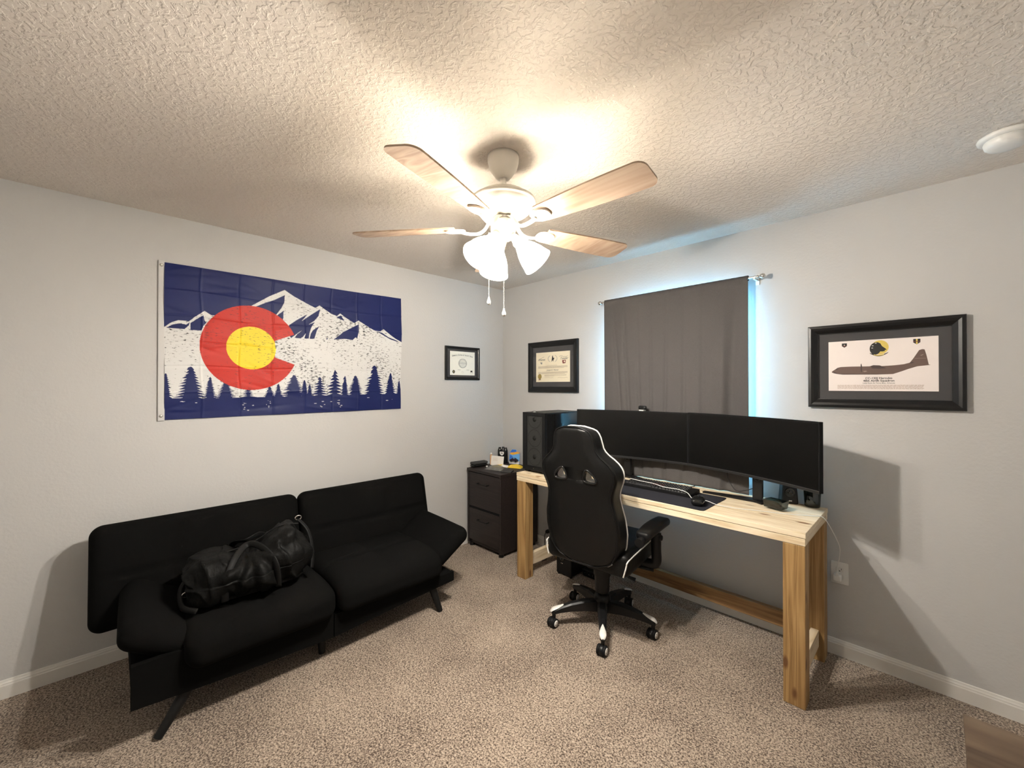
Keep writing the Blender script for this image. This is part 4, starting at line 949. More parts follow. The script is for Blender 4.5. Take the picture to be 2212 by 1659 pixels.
chain(FX+0.004, FY, 2.066, 1.792)
chain(1.738, -1.702, 2.118, 1.842)

# ------------------------------------------------------------ smoke detector
sd = root('smoke_detector', (3.255, -0.365, H), 'round white smoke detector on the ceiling at the right edge', 'smoke detector')
mb = MB(); lathe(mb, (3.255, -0.365, 0), [(0, 2.4395), (0.078, 2.4395), (0.080, 2.434), (0.078, 2.426), (0.070, 2.4225), (0.060, 2.4225)], 'white_plastic', 48); mb.build('mount_ring', sd)
mb = MB(); lathe(mb, (3.255, -0.365, 0), [(0.061, 2.4222), (0.063, 2.416), (0.060, 2.402), (0.052, 2.393), (0.030, 2.389), (0, 2.388)], 'white_plastic', 48); mb.build('cover', sd)

# ------------------------------------------------------------ outlets
def outlet(x, z, label):
    rt = root('wall_outlet', (x, 0, z), label, 'outlet')
    mb = MB(); prism(mb, rrect(-0.038, -0.058, 0.038, 0.058, 0.005), wall_T('back', x, z, 0.0003), 0.006, 'white_plastic', 0.0015); mb.build('cover_plate', rt)
    for dz_ in (0.020, -0.020):
        mb = MB(); prism(mb, rrect(-0.017, -0.014, 0.017, 0.014, 0.007), wall_T('back', x, z+dz_, 0.0064), 0.0015, 'trim'); s_ = mb.build('socket', rt)
        mb = MB()
        for a, b, c, d in ((-0.0075, 0.002, 0.002, 0.009), (0.0075, 0.002, 0.002, 0.009), (0, -0.008, 0.005, 0.005)): flatpoly(mb, [(a-c/2, b-d/2), (a+c/2, b-d/2), (a+c/2, b+d/2), (a-c/2, b+d/2)], wall_T('back', x, z+dz_, 0.0081), 'ink')
        mb.build('slot', s_)
    return rt
outlet(2.692, 0.448, 'white duplex wall outlet with a charger in it, right of the desk')
ch = MB(); rbox(ch, (2.6855, -0.0265, 0.428), (0.036, 0.033, 0.030), 0.005, 'white_plastic', 8)
ch_ = root('usb_charger', (2.6855, -0.01, 0.428), 'small white charger plugged into the lower socket of the outlet', 'charger')
ch.build('body', ch_)
mb = MB(); box(mb, (2.6795, -0.047, 0.4425), (2.6915, -0.037, 0.4600), 'white_plastic', 0.002); mb.build('cord_plug', ch_)
# plug low on the wall under the desk
mb = MB(); prism(mb, rrect(-0.038, -0.058, 0.038, 0.058, 0.005), wall_T('back', 0.62, 0.158, 0.0003), 0.006, 'wall', 0.0015)
ou2 = root('wall_outlet', (0.62, 0, 0.158), 'low wall outlet under the left end of the desk with a black plug', 'outlet'); mb.build('cover_plate', ou2)
pgr = root('power_plug', (0.61, -0.02, 0.150), 'round black power plug in the low outlet behind the left desk post', 'plug')
mb = MB(); lathe(mb, (0.610, -0.0066, 0.150), [(0, 0.030), (0.012, 0.029), (0.017, 0.02), (0.018, 0.0), (0, 0)], 'black_plastic', 20, (0, -1, 0)); mb.build('plug_body', pgr)
mb = MB(); tube(mb, spline([(0.610, -0.038, 0.150), (0.612, -0.060, 0.120), (0.625, -0.075, 0.06), (0.645, -0.11, 0.012), (0.650, -0.18, 0.006), (0.62, -0.26, 0.006)], 8), 0.0035, 'black_plastic', 6); mb.build('plug_cord', pgr)
mb = MB(); tube(mb, spline([(0.785, -0.022, 0.60), (0.760, -0.022, 0.40), (0.715, -0.024, 0.20), (0.700, -0.050, 0.10), (0.715, -0.125, 0.03), (0.76, -0.20, 0.008), (0.765, -0.27, 0.006)], 8), 0.003, 'black_plastic', 6)
tag(mb.build('black_cable', None, loc=(0.76, -0.06, 0)), 'loose black cable hanging under the left end of the desk to the floor', 'cable')
# subwoofer and power adapter on the floor
sw = root('subwoofer', (1.045, -0.24, 0), 'black subwoofer box on the carpet under the desk behind the chair', 'speaker')
mb = MB(); box(mb, (0.985, -0.345, 0.012), (1.130, -0.135, 0.235), 'black_plastic', 0.006); mb.build('cabinet', sw)
mb = MB(); lathe(mb, (1.040, -0.3455, 0.135), [(0.024, -0.001), (0.024, 0.004), (0.019, 0.004), (0.017, 0.001), (0.0, 0.001)], 'gloss_black', 28, (0, -1, 0)); mb.build('port_ring', sw)
mb = MB(); rbox(mb, (1.040, -0.3465, 0.095), (0.020, 0.002, 0.007), 0.0009, 'chrome', 4); mb.build('badge', sw)
for x in (1.0, 1.115):
    for y in (-0.33, -0.150): mb = MB(); cyl(mb, (x, y, 0), (x, y, 0.0118), 0.010, 'black_plastic', n=12); mb.build('foot', sw)
pa = root('power_strip', (1.20, -0.22, 0), 'black power strip block on the carpet beside the subwoofer', 'power strip')
mb = MB(); rbox(mb, (1.215, -0.205, 0.030), (0.13, 0.06, 0.058), 0.008, 'black_plastic', 8); mb.build('body', pa)
mb = MB(); 
for x in (1.18, 1.215, 1.25): lathe(mb, (x, -0.2352, 0.034), [(0.011, 0), (0.011, 0.002), (0.008, 0.002), (0.007, 0.0005), (0, 0.0005)], 'gloss_black', 16, (0, -1, 0))
mb.build('socket', pa)

# ------------------------------------------------------------ things on the cabinet
CT = 0.7105
gc = root('glasses_case', (0.045, -0.35, CT), 'dark grey oblong case at the wall end of the file cabinet top', 'case')
mb = MB(); T = Matrix.Translation((0.058, -0.362, CT)) @ Matrix.Rotation(math.radians(84), 4, 'Z')
v, f = rbox_vf((0.165, 0.064, 0.022), 0.0108, 10); mb.add(v, f, 'gloss_black', True, T @ Matrix.Translation((0, 0, 0.0115))); mb.build('base', gc)
mb = MB(); v, f = rbox_vf((0.167, 0.066, 0.024), 0.0115, 10); mb.add(v, f, 'grey_felt', True, T @ Matrix.Translation((0, 0, 0.0345))); mb.build('lid', gc)
wd = root('bead', (0.150, -0.345, CT), 'small white round bead beside the dark grey case', 'bead')
mb = MB(); v, f = rbox_vf((0.018, 0.018, 0.016), 0.0078, 8); mb.add(v, f, 'white_plastic', True, Matrix.Translation((0.150, -0.345, CT+0.0085))); mb.build('cap', wd)
# peach candle / stick with round top
cs = root('wax_tube', (0.072, -0.222, CT), 'slim peach tube with a round cream cap behind the white card', 'tube')
mb = MB(); cyl(mb, (0.072, -0.222, CT+0.0003), (0.072, -0.222, CT+0.095), 0.012, 'peach', n=20); mb.build('barrel', cs)
mb = MB(); v, f = rbox_vf((0.018, 0.018, 0.018), 0.0088, 8); mb.add(v, f, 'ivory', True, Matrix.Translation((0.072, -0.222, CT+0.1043))); mb.build('cap', cs)
mb = MB(); T = basis((0.092, -0.246, CT+0.0005), (0.94, 0.30, 0), (0, 0.12, 0.99), (0.3, -0.94, 0.1))
prism(mb, [(0, 0), (0.138, 0), (0.138, 0.090), (0, 0.090)], T, 0.0008, 'paper_white')
for y in (0.066, 0.054, 0.044): flatpoly(mb, [(0.02, y), (0.07, y), (0.07, y+0.002), (0.02, y+0.002)], T, 'ink_faint', 0.0010)
tag(mb.build('note_card', None, loc=(0.17, -0.2, CT)), 'white note card leaning upright on the file cabinet', 'card')
# black bottles
bt = root('black_bottle', (0.125, -0.105, CT), 'black bottle with a round white emblem standing behind the note card', 'bottle')
mb = MB()
for x, y in ((0.053, -0.092), (0.083, -0.075), (0.113, -0.068)):
    lathe(mb, (x, y, CT), [(0, 0.0005), (0.019, 0.0005), (0.020, 0.004), (0.020, 0.118), (0.018, 0.128), (0.014, 0.136), (0.013, 0.156 if x == 0.083 else 0.150), (0, 0.157 if x == 0.083 else 0.151)], 'gloss_black', 24)
mb.build('body', bt)
mb = MB(); T = basis((0.090, -0.098, CT+0.095), (0.85, 0.52, 0), (0, 0, 1), (0.52, -0.85, 0)); flatpoly(mb, [(-.020, .016), (.020, .016), (.022, 0), (.014, -.016), (0, -.022), (-.014, -.016), (-.022, 0)][::-1], T, 'paper_white', 0.004); flatpoly(mb, [(-.010, .006), (-.004, .008), (.0, .002), (.006, .006), (.010, .0), (.004, -.004), (-.004, -.002)][::-1], T, 'ink', 0.0044); mb.build('emblem', bt)
# toy car blister card
ty = root('toy_car_pack', (0.270, -0.085, CT), 'blue carded toy car pack with an orange flame logo, against the wall', 'toy')
T = basis((0.165, -0.072, CT+0.0008), (0.93, 0.36, 0), (-0.05, 0.14, 0.985), (0.36, -0.93, 0.15))
mb = MB(); prism(mb, [(0, 0), (0.108, 0), (0.108, 0.085), (0.100, 0.112), (0.074, 0.118), (0.066, 0.138), (0.022, 0.138), (0.008, 0.118), (0, 0.108)], T, 0.0012, 'sky_card')
flatpoly(mb, [(0.004, 0.100), (0.072, 0.116), (0.064, 0.136), (0.024, 0.136), (0.010, 0.118)], T, 'blue_card', 0.0016); flatpoly(mb, [(0.002, 0.001), (0.106, 0.001), (0.106, 0.030), (0.002, 0.030)], T, 'paper_white', 0.0016)
flatpoly(mb, [(0.002, 0.030), (0.050, 0.030), (0.030, 0.075), (0.002, 0.085)], T, 'blue_card', 0.0016); cd = mb.build('card', ty)
mb = MB(); flatpoly(mb, [(0.006, 0.092), (0.030, 0.086), (0.060, 0.092), (0.100, 0.102), (0.112, 0.116), (0.080, 0.112), (0.088, 0.122), (0.050, 0.112), (0.012, 0.108), (0.002, 0.098)], T, 'orange', 0.0020); 
text(mb, 'Hot Wheels', 0.020, T @ Matrix.Translation((0.050, 0.101, 0.0024)) @ Matrix.Rotation(0.13, 4, 'Z'), 'yellow', xs=0.80, shear=0.2, bold=0.0006); mb.build('logo', cd)
mb = MB()
car = [(0.004, 0), (0.010, 0.014), (0.024, 0.020), (0.036, 0.031), (0.060, 0.032), (0.076, 0.021), (0.088, 0.017), (0.090, 0.002), (0.084, 0)]
prism(mb, [(x+0.008, y+0.028) for x, y in car], T @ Matrix.Translation((0, 0, 0.003)), 0.026, 'car_purple', 0.003)
flatpoly(mb, [(0.046, 0.052), (0.053, 0.057), (0.066, 0.057), (0.074, 0.051)], T, 'sky_card', 0.0296)
for x in (0.030, 0.078): lathe(mb, T @ Vector((x, 0.030, 0.024)), [(0, 0.006), (0.004, 0.006), (0.009, 0.0055), (0.0095, 0)], 'gloss_black', 20, (T.to_3x3() @ Vector((0, 0, 1))))
mb.build('toy_car', ty)
# yellow packets
def packet(name, pts, h_, m, label, cat, seed):
    random.seed(seed); mb = MB(); n = len(pts); cx = sum(p[0] for p in pts)/n; cy = sum(p[1] for p in pts)/n; N = 7
    vs = []; fs = []
    a, b, c, d = [Vector((*p, 0)) for p in pts]
    for lay in (0, 1):
        for i in range(N+1):
            for j in range(N+1):
                u, v_ = i/N, j/N; p = (a*(1-u)+b*u)*(1-v_)+(d*(1-u)+c*u)*v_
                z = 0.001 if lay == 0 else 0.002+h_*math.sin(PI*u)**0.5*math.sin(PI*v_)**0.5*random.uniform(0.7, 1.0)
                vs.append((p.x, p.y, CT+z))
    K = (N+1)**2
    for i in range(N):
        for j in range(N):
            q = i*(N+1)+j; fs.append((q, q+1, q+N+2, q+N+1)); fs.append((K+q, K+q+N+1, K+q+N+2, K+q+1))
    for i in range(N):
        for s0, st in ((0, 1), (N*(N+1), 1), (0, N+1), (N, N+1)):
            q = s0+i*st; fs.append((q, q+st, K+q+st, K+q))
    mb.add(vs, fs, m, False); return tag(mb.build(name, None, loc=(cx, cy, CT)), label, cat)
packet('candy_packet', [(0.285, -0.225), (0.425, -0.180), (0.395, -0.095), (0.260, -0.140)], 0.030, 'yellow', 'bright yellow crinkled packet on the file cabinet beside the tower', 'packet', 1)
packet('sandwich_bag', [(0.165, -0.300), (0.290, -0.255), (0.262, -0.170), (0.150, -0.205)], 0.020, 'yellow_print', 'pale yellow packet in front of the white note card', 'packet', 2)
packet('plastic_bag', [(0.205, -0.425), (0.375, -0.375), (0.345, -0.245), (0.190, -0.320)], 0.040, 'clear_bag', 'crumpled clear plastic bag at the front of the file cabinet top', 'plastic bag', 3)
mb = MB(); T = Matrix.Translation((0.335, -0.290, CT+0.029)) @ Euler((0.25, 0.1, 0.55)).to_matrix().to_4x4(); v, f = box_vf((0, 0, 0), (0.060, 0.042, 0.002), 0.0006); mb.add(v, f, 'paper_white', False, T); tag(mb.build('price_tag', None, loc=(0.335, -0.290, CT+0.03)), 'small white tag lying on the crumpled clear bag', 'tag')
mb = MB(); T = Matrix.Translation((0.428, -0.350, CT+0.006)) @ Matrix.Rotation(0.5, 4, 'Z'); v, f = box_vf((0, 0, 0), (0.100, 0.085, 0.010), 0.003); mb.add(v, f, 'grey_felt', False, T); tag(mb.build('wallet', None, loc=(0.428, -0.350, CT)), 'flat dark grey wallet at the right front of the cabinet top', 'wallet')

# ------------------------------------------------------------ gaming chair (built around its own centre, then rotated)
CH = Vector((1.615, -0.665, 0)); CR = math.radians(5)
chair = root('gaming_chair', CH, 'black gaming chair with white piping, pushed up to the desk', 'chair')
chair.rotation_euler = (0, 0, CR)
def cb(mb, name, parent=chair):
    """build in chair-local coordinates"""
    me_o = mb.build(name, None); me_o.parent = parent; return me_o
def back_w(z):
    tab = [(0.440, 0.02), (0.448, 0.10), (0.465, 0.165), (0.50, 0.200), (0.56, 0.228), (0.64, 0.240), (0.72, 0.235), (0.80, 0.216), (0.85, 0.208), (0.89, 0.216), (0.93, 0.234), (0.965, 0.244), (1.00, 0.243), (1.025, 0.230), (1.05, 0.205), (1.08, 0.165), (1.11, 0.140), (1.15, 0.134), (1.19, 0.126), (1.215, 0.112), (1.23, 0.090), (1.238, 0.05), (1.241, 0.01)]
    for (a, b), (c, d) in zip(tab, tab[1:]):
        if a <= z <= c: return b+(d-b)*(z-a)/(c-a)
    return 0.01
def back_y(z): return -0.205-0.115*((z-0.44)/0.80)**1.1        # centre of the thickness
def smooth_w(z): return sum(back_w(min(1.241, max(0.44, z+d)))*k for d, k in ((-.012, .25), (0, .5), (.012, .25)))
def back_th(z): return 0.058
zs = [0.44+0.004*i for i in range(6)]+[0.47+0.015*i for i in range(50)]+[1.215+0.0035*i for i in range(8)]
zs = [z for z in zs if z <= 1.241]
NA = 128; vs = []; fs = []
def bolster(t): return 0.045*min(1, max(0, (abs(t)-0.55)/0.3))
def back_section(z):
    w_ = smooth_w(z); yc = back_y(z); out = []
    k = min(1.0, (z-0.438)/0.03, (1.243-z)/0.03); k = math.sqrt(max(0.02, 1-(1-k)**2))
    for i in range(NA):
        a = 2*PI*i/NA; ca, sa = math.cos(a), math.sin(a); e_ = 0.32
        x = w_*math.copysign(abs(ca)**e_, ca); yy = math.copysign(abs(sa)**0.5, sa)
        t = x/max(w_, 1e-5); b = bolster(t)*min(1, w_/0.2)*k
        y = yc + (yy*0.045 + b*1.1 if sa > 0 else yy*0.042+b*0.25)*k
        out.append((x, y, z))
    return out
for z in zs: vs += back_section(z)
for j in range(len(zs)-1):
    for i in range(NA): i2 = (i+1) % NA; fs.append((j*NA+i, j*NA+i2, (j+1)*NA+i2, (j+1)*NA+i))
fs += [list(range(NA))[::-1], [(len(zs)-1)*NA+i for i in range(NA)]]
mb = MB(); mb.add(vs, fs, 'leather', True)
bk = cb(mb, 'backrest')
def teardrop(s, k=1.0):
    pts = [(-0.030, -0.018), (-0.008, -0.024), (0.020, -0.024), (0.034, -0.017), (0.032, -0.002), (0.016, 0.018), (-0.004, 0.032), (-0.016, 0.032), (-0.024, 0.020), (-0.031, 0.0)]
    p = [Vector((x*k, y*k, 0)) for x, y in pts]; q = spline(p, 4, closed=True)
    return [(s*v.x*1.13, v.y*1.13) for v in q]
HZ = 0.962; HX = 0.093
# cut the two openings
cm = MB()
for s in (-1, 1):
    T = basis((s*HX, back_y(HZ)-0.12, HZ), (1, 0, 0), (0, 0, 1), (0, -1, 0)) @ Matrix.Translation((0, 0, -0.24)); prism(cm, teardrop(s)[::(-1 if s > 0 else 1)], T, 0.30, 'gloss_black')
cut = cm.build('cutter', None); cut.parent = chair
bo = bk.modifiers.new('holes', 'BOOLEAN'); bo.operation = 'DIFFERENCE'; bo.object = cut; bo.solver = 'EXACT'
dg = bpy.context.evaluated_depsgraph_get(); nme = bpy.data.meshes.new_from_object(bk.evaluated_get(dg)); bk.modifiers.clear(); bk.data = nme; bpy.data.objects.remove(cut)
if len(nme.materials) == 0: nme.materials.append(M['leather'])
for s in (-1, 1):
    mb = MB(); y0 = back_y(HZ)
    loop = teardrop(s, 0.99)
    tube(mb, [(s*HX+x, back_y(HZ+z)-0.0425, HZ+z) for x, z in teardrop(s, 1.08)], 0.0055, 'gloss_black', 8, closed=True)
    n = len(loop); vv = [(s*HX+x, back_y(HZ+z)-0.042, HZ+z) for x, z in loop]+[(s*HX+x, y0-0.015, HZ+z) for x, z in loop]
    mb.add(vv, [(i, (i+1) % n, n+(i+1) % n, n+i) for i in range(n)], 'gloss_black', True)
    vv = [(s*HX+x, y0-0.015, HZ+z) for x, z in loop]+[(s*HX+x*0.97, y0+0.046, HZ+z*0.97) for x, z in loop]
    mb.add(vv, [(i, (i+1) % n, n+(i+1) % n, n+i) for i in range(n)], 'white_piping', True)
    cb(mb, 'hole_rim')
# piping: outer front edge and rear seam
def edge(side, zz, fy, k=1.0):
    w_ = smooth_w(zz); b = bolster(0.93)*min(1, w_/0.2); kk = math.sqrt(max(0.02, 1-(1-min(1.0, (zz-0.438)/0.03, (1.243-zz)/0.03))**2))
    return (side*w_*k, back_y(zz)+fy+(b*1.1 if fy > 0 else b*0.25)*kk, zz)
zl = [0.50+0.02*i for i in range(36)]+[1.215, 1.225, 1.233, 1.239]
mb = MB(); loop = [edge(-1, z, 0.030, 0.995) for z in zl]+[edge(1, z, 0.030, 0.995) for z in zl[::-1]]
tube(mb, [Vector(p) for p in loop], 0.0042, 'white_piping', 6); cb(mb, 'white_piping')
mb = MB(); zb = [0.442, 0.448, 0.456, 0.468, 0.485]; loop = [edge(-1, z, -0.036, 0.96) for z in (zb+zl)]+[edge(1, z, -0.036, 0.96) for z in (zb+zl)[::-1]]
tube(mb, [Vector(p) for p in loop], 0.0036, 'leather', 6, closed=True); cb(mb, 'seam')
mb = MB(); loop = [edge(-1, z, -0.028, 1.0) for z in zb[::-1]]+[edge(1, z, -0.028, 1.0) for z in zb]
tube(mb, [Vector(p) for p in loop], 0.0034, 'ink_grey', 6); cb(mb, 'lower_piping')
# seat
mb = MB()
def seat_fn(u, p):
    b = 0.022*max(0, abs(u.x)-0.6)/0.4 if p.z > 0 else 0
    return (p.x*(1-0.06*(u.y)), p.y, p.z+b)
v, f = rbox_vf((0.51, 0.54, 0.120), 0.040, 16, seat_fn); mb.add(v, f, 'leather', True, Matrix.Translation((0, 0.050, 0.472))); seat = cb(mb, 'seat_cushion')
mb = MB()
for s in (-1, 1):
    tube(mb, spline([(s*0.262, -0.216, 0.495), (s*0.266, -0.195, 0.517), (s*0.262, 0.0, 0.530), (s*0.255, 0.15, 0.533), (s*0.242, 0.28, 0.523)], 6), 0.004, 'white_piping', 6)
    tube(mb, spline([(s*0.262, -0.216, 0.495), (s*0.258, -0.222, 0.470), (s*0.246, -0.222, 0.430)], 5), 0.004, 'white_piping', 6)
cb(mb, 'white_piping', seat)
mb = MB()
mb = MB(); box(mb, (-0.13, -0.14, 0.395), (0.13, 0.14, 0.418), 'black_metal', 0.004); box(mb, (-0.05, -0.10, 0.360), (0.05, 0.06, 0.395), 'black_metal', 0.006); cb(mb, 'tilt_mechanism')
for a, b in (((0.07, 0.02, 0.385), (0.285, 0.10, 0.375)), ((0.09, -0.06, 0.380), (0.22, -0.01, 0.335))):
    mb = MB(); tube(mb, [Vector(a), Vector(a).lerp(Vector(b), 0.6), Vector(b)], 0.005, 'black_metal', 8, rad=[0.005, 0.006, 0.012]); cb(mb, 'lever')
for s in (-1, 1):
    mb = MB(); ax_ = s*0.300
    tube(mb, spline([(s*0.20, 0.10, 0.405), (s*0.270, 0.10, 0.408), (ax_, 0.10, 0.430), (ax_, 0.10, 0.50), (ax_, 0.10, 0.60)], 6), 0.024, 'black_plastic', 12, flat=0.030)
    lathe(mb, (ax_+s*0.024, 0.10, 0.575), [(0, 0.012), (0.014, 0.012), (0.017, 0.006), (0.017, 0)], 'black_plastic', 20, (s, 0, 0)); arm_ = cb(mb, 'armrest_post')
    mb = MB()
    def padfn(u, p): return (p.x*(1-0.18*u.y*u.y), p.y, p.z-0.010*u.y*u.y)
    v, f = rbox_vf((0.098, 0.340, 0.048), 0.022, 14, padfn); mb.add(v, f, 'black_plastic', True, Matrix.Translation((ax_-s*0.005, 0.075, 0.640)) @ Matrix.Rotation(math.radians(2), 4, 'X')); cb(mb, 'armrest_pad')
    mb = MB(); cyl(mb, (ax_-s*0.005, -0.13, 0.600), (ax_-s*0.005, -0.02, 0.612), 0.026, 'black_plastic', 0.020, 18); cb(mb, 'armrest_tail')
mb = MB(); cyl(mb, (0, 0, 0.17), (0, 0, 0.36), 0.028, 'black_metal', n=28); cyl(mb, (0, 0, 0.20), (0, 0, 0.300), 0.043, 'black_plastic', 0.047, n=28); cyl(mb, (0, 0, 0.30), (0, 0, 0.362), 0.052, 'black_plastic', 0.052, n=28); cb(mb, 'gas_lift')
mb = MB(); lathe(mb, (0, 0, 0), [(0, 0.075), (0.045, 0.078), (0.052, 0.10), (0.050, 0.16), (0.044, 0.185), (0, 0.19)], 'black_plastic', 32); cb(mb, 'hub')
for k in range(5):
    ang = math.radians(16.0+72*k)-CR; d = Vector((math.cos(ang), math.sin(ang), 0)); s = Vector((-d.y, d.x, 0))
    mb = MB(); pr = [(0.035, 0.030, 0.085, 0.150), (0.12, 0.026, 0.092, 0.150), (0.20, 0.022, 0.092, 0.137), (0.26, 0.019, 0.086, 0.120), (0.305, 0.017, 0.078, 0.103), (0.318, 0.010, 0.076, 0.096)]
    vs = []; fs = []
    for r_, hw, zb_, zt_ in pr: 
        for sx, z in ((-1, zb_), (-1, zt_-0.008), (-0.6, zt_), (0.6, zt_), (1, zt_-0.008), (1, zb_)): q = d*r_+s*(sx*hw); vs.append((q.x, q.y, z))
    for j in range(len(pr)-1):
        for i in range(6): fs.append((6*j+i, 6*j+(i+1) % 6, 6*j+6+(i+1) % 6, 6*j+6+i))
    fs += [list(range(6)), [6*(len(pr)-1)+i for i in range(6)][::-1]]
    mb.add(vs, fs, 'black_plastic'); lg = cb(mb, 'base_leg')
    mb = MB(); cap = [(0.245, 0.003), (0.262, 0.011), (0.285, 0.018), (0.303, 0.0195), (0.314, 0.0175), (0.322, 0.012), (0.3265, 0.004)]
    def zt2(r_): return 0.1015+max(0, (0.318-r_))*0.31-max(0, r_-0.312)*0.9
    vs = []; fs = []; K = len(cap)
    for r_, hw in cap:
        for j in range(7): a = PI*j/6; q = d*r_+s*(hw*math.cos(a)); vs.append((q.x, q.y, zt2(r_)+0.0065*math.sin(a)))
    for i in range(K-1):
        for j in range(6): fs.append((7*i+j, 7*i+j+1, 7*i+8+j, 7*i+7+j))
    mb.add(vs, fs, 'white_piping', True); cb(mb, 'toe_cap', lg)
    # caster: two wheels on a short stem
    mb = MB(); c = d*0.304; cyl(mb, (c.x, c.y, 0.050), (c.x, c.y, 0.080), 0.011, 'black_plastic', n=14)
    wa = math.radians([10, 75, 20, 35, 20][k]); wa = 0.0+math.radians([-4, 12, 2, -2, 6][k]); wd_ = Vector((math.cos(wa), math.sin(wa), 0)); tr = Vector((-wd_.y, wd_.x, 0))
    wc_ = c-tr*0.012
    ctr = Vector((wc_.x, wc_.y, 0.0275)); box_ = ctr
    lathe(mb, ctr-wd_*0.008, [(0, -0.001), (0.0262, -0.001), (0.0268, 0.001), (0.0268, 0.015), (0.0262, 0.017), (0, 0.017)], 'black_plastic', 24, wd_)
    ct = cb(mb, 'caster')
    for sg in (-1, 1):
        mb = MB(); lathe(mb, ctr+wd_*(sg*0.009), [(0.010, 0.0), (0.0255, 0.0), (0.0275, 0.003), (0.0275, 0.013), (0.0255, 0.016), (0.0, 0.016)], 'matte_black', 30, wd_*sg); wh = cb(mb, 'wheel', ct)
        mb = MB(); lathe(mb, ctr+wd_*(sg*0.0252), [(0.0185, 0.0), (0.0180, 0.0020), (0.004, 0.0028), (0, 0.0028)], 'white_piping', 30, wd_*sg)
        ref = wd_.orthogonal().normalized(); up2 = wd_.cross(ref)
        for h_ in range(5):
            a = 2*PI*h_/5; cc = ctr+wd_*(sg*0.0254)+(ref*math.cos(a)+up2*math.sin(a))*0.0105
            lathe(mb, cc, [(0.0022, 0.0), (0.0022, 0.0030), (0, 0.0030)], 'matte_black', 10, wd_*sg)
        cb(mb, 'hub_cap', wh)

# ------------------------------------------------------------ futon sofa
sofa = root('futon_sofa', (0.5, -1.97, 0), 'long black convertible futon sofa with splayed legs along the left wall', 'sofa')
def qf(qx, qy, amp, dome=0.03, side=1):
    """quilted cushion top: grooves at given fractions"""
    def fn(u, p):
        g = 0
        if u.z > 0.0:
            k = min(1.0, u.z/0.8)**2*max(0.0, 1-max(abs(u.x), abs(u.y))**6)
            for c in qx: g += math.exp(-((u.x-c)/0.035)**2)
            for c in qy: g += math.exp(-((u.y-c)/0.025)**2)
            return (p.x, p.y, p.z - amp*min(g, 1.2)*k + dome*(1-u.x**2)*(1-u.y**2)*min(1.0, u.z/0.8))
        return tuple(p)
    return fn
# back cushions: local x = height direction, z = outward normal
for y0, y1, nx in ((-2.925, -1.985, 1), (-1.978, -1.045, 1)):
    L = y1-y0; mb = MB()
    v, f = rbox_vf((0.50, L, 0.135), 0.055, 44, qf((0.02,), (-0.33, 0.33), 0.022, 0.012))
    # frame: x up along the leaning back, y along the wall, z towards the room
    lean = math.radians(13); upv = Vector((-math.sin(lean), 0, math.cos(lean))); out = Vector((math.cos(lean), 0, math.sin(lean)))
    T = basis((0.205, (y0+y1)/2, 0.525), upv, (0, 1, 0), -out)
    T = basis((0.205, (y0+y1)/2, 0.525), (-upv), (0, 1, 0), out)
    mb.add(v, f, 'black_fabric', True, T); mb.build('back_cushion', sofa)
for y0, y1 in ((-2.62, -1.985), (-1.978, -1.31)):
    mb = MB(); 
    def sf(u, p, base=qf((0.0,), (0.0,), 0.020, 0.014)):
        q = Vector(base(u, p)); q.z -= 0.035*max(0, u.x)**3; return q
    v, f = rbox_vf((0.60, y1-y0, 0.16), 0.062, 40, sf)
    T = Matrix.Translation((0.565, (y0+y1)/2, 0.335)) @ Matrix.Rotation(math.radians(-2), 4, 'Y')
    mb.add(v, f, 'black_fabric', True, T); mb.build('seat_cushion', sofa)
for s, hy in ((1, -1.345), (-1, -2.530)):
    mb = MB(); tl = math.radians(32)
    def af(u, p): return (p.x, p.y, p.z*(1-0.10*abs(u.x))+0.012*(1-u.x**2)*(1-u.y**2)*(1 if u.z > 0 else 0))
    v, f = rbox_vf((0.58, 0.325, 0.125), 0.058, 24, af)
    cy = hy+s*0.145; cz = 0.380
    T = Matrix.Translation((0.50, cy, cz)) @ Matrix.Rotation(s*tl, 4, 'X') @ Matrix.Rotation(math.radians(3), 4, 'Y')
    mb.add(v, f, 'black_fabric', True, T); mb.build('armrest', sofa)
mb = MB(); box(mb, (0.22, -2.785, 0.165), (0.80, -1.990, 0.245), 'black_fabric', 0.015); box(mb, (0.22, -1.985, 0.165), (0.80, -1.200, 0.225), 'black_fabric', 0.015)
TY = basis((0.778, 0, 0), (0, 1, 0), (0, 0, 1), (1, 0, 0))
prism(mb, [(-2.788, 0.160), (-2.40, 0.134), (-1.990, 0.118), (-1.990, 0.250), (-2.52, 0.280), (-2.60, 0.335), (-2.788, 0.335)], TY, 0.027, 'black_fabric')
prism(mb, [(-1.985, 0.118), (-1.60, 0.145), (-1.20, 0.166), (-1.20, 0.224), (-1.985, 0.240)], TY, 0.027, 'black_fabric')
mb.build('base_frame', sofa)
for (tx, ty), (bx, by) in (((0.755, -2.580), (0.800, -2.705)), ((0.755, -1.345), (0.805, -1.310)), ((0.70, -2.02), (0.705, -2.014)), ((0.25, -2.60), (0.19, -2.70)), ((0.25, -1.35), (0.19, -1.28)), ((0.30, -2.02), (0.30, -2.02))):
    mb = MB(); cyl(mb, (tx, ty, 0.17), (bx, by, 0.003), 0.026, 'black_metal', 0.017, 20); mb.build('leg', sofa)

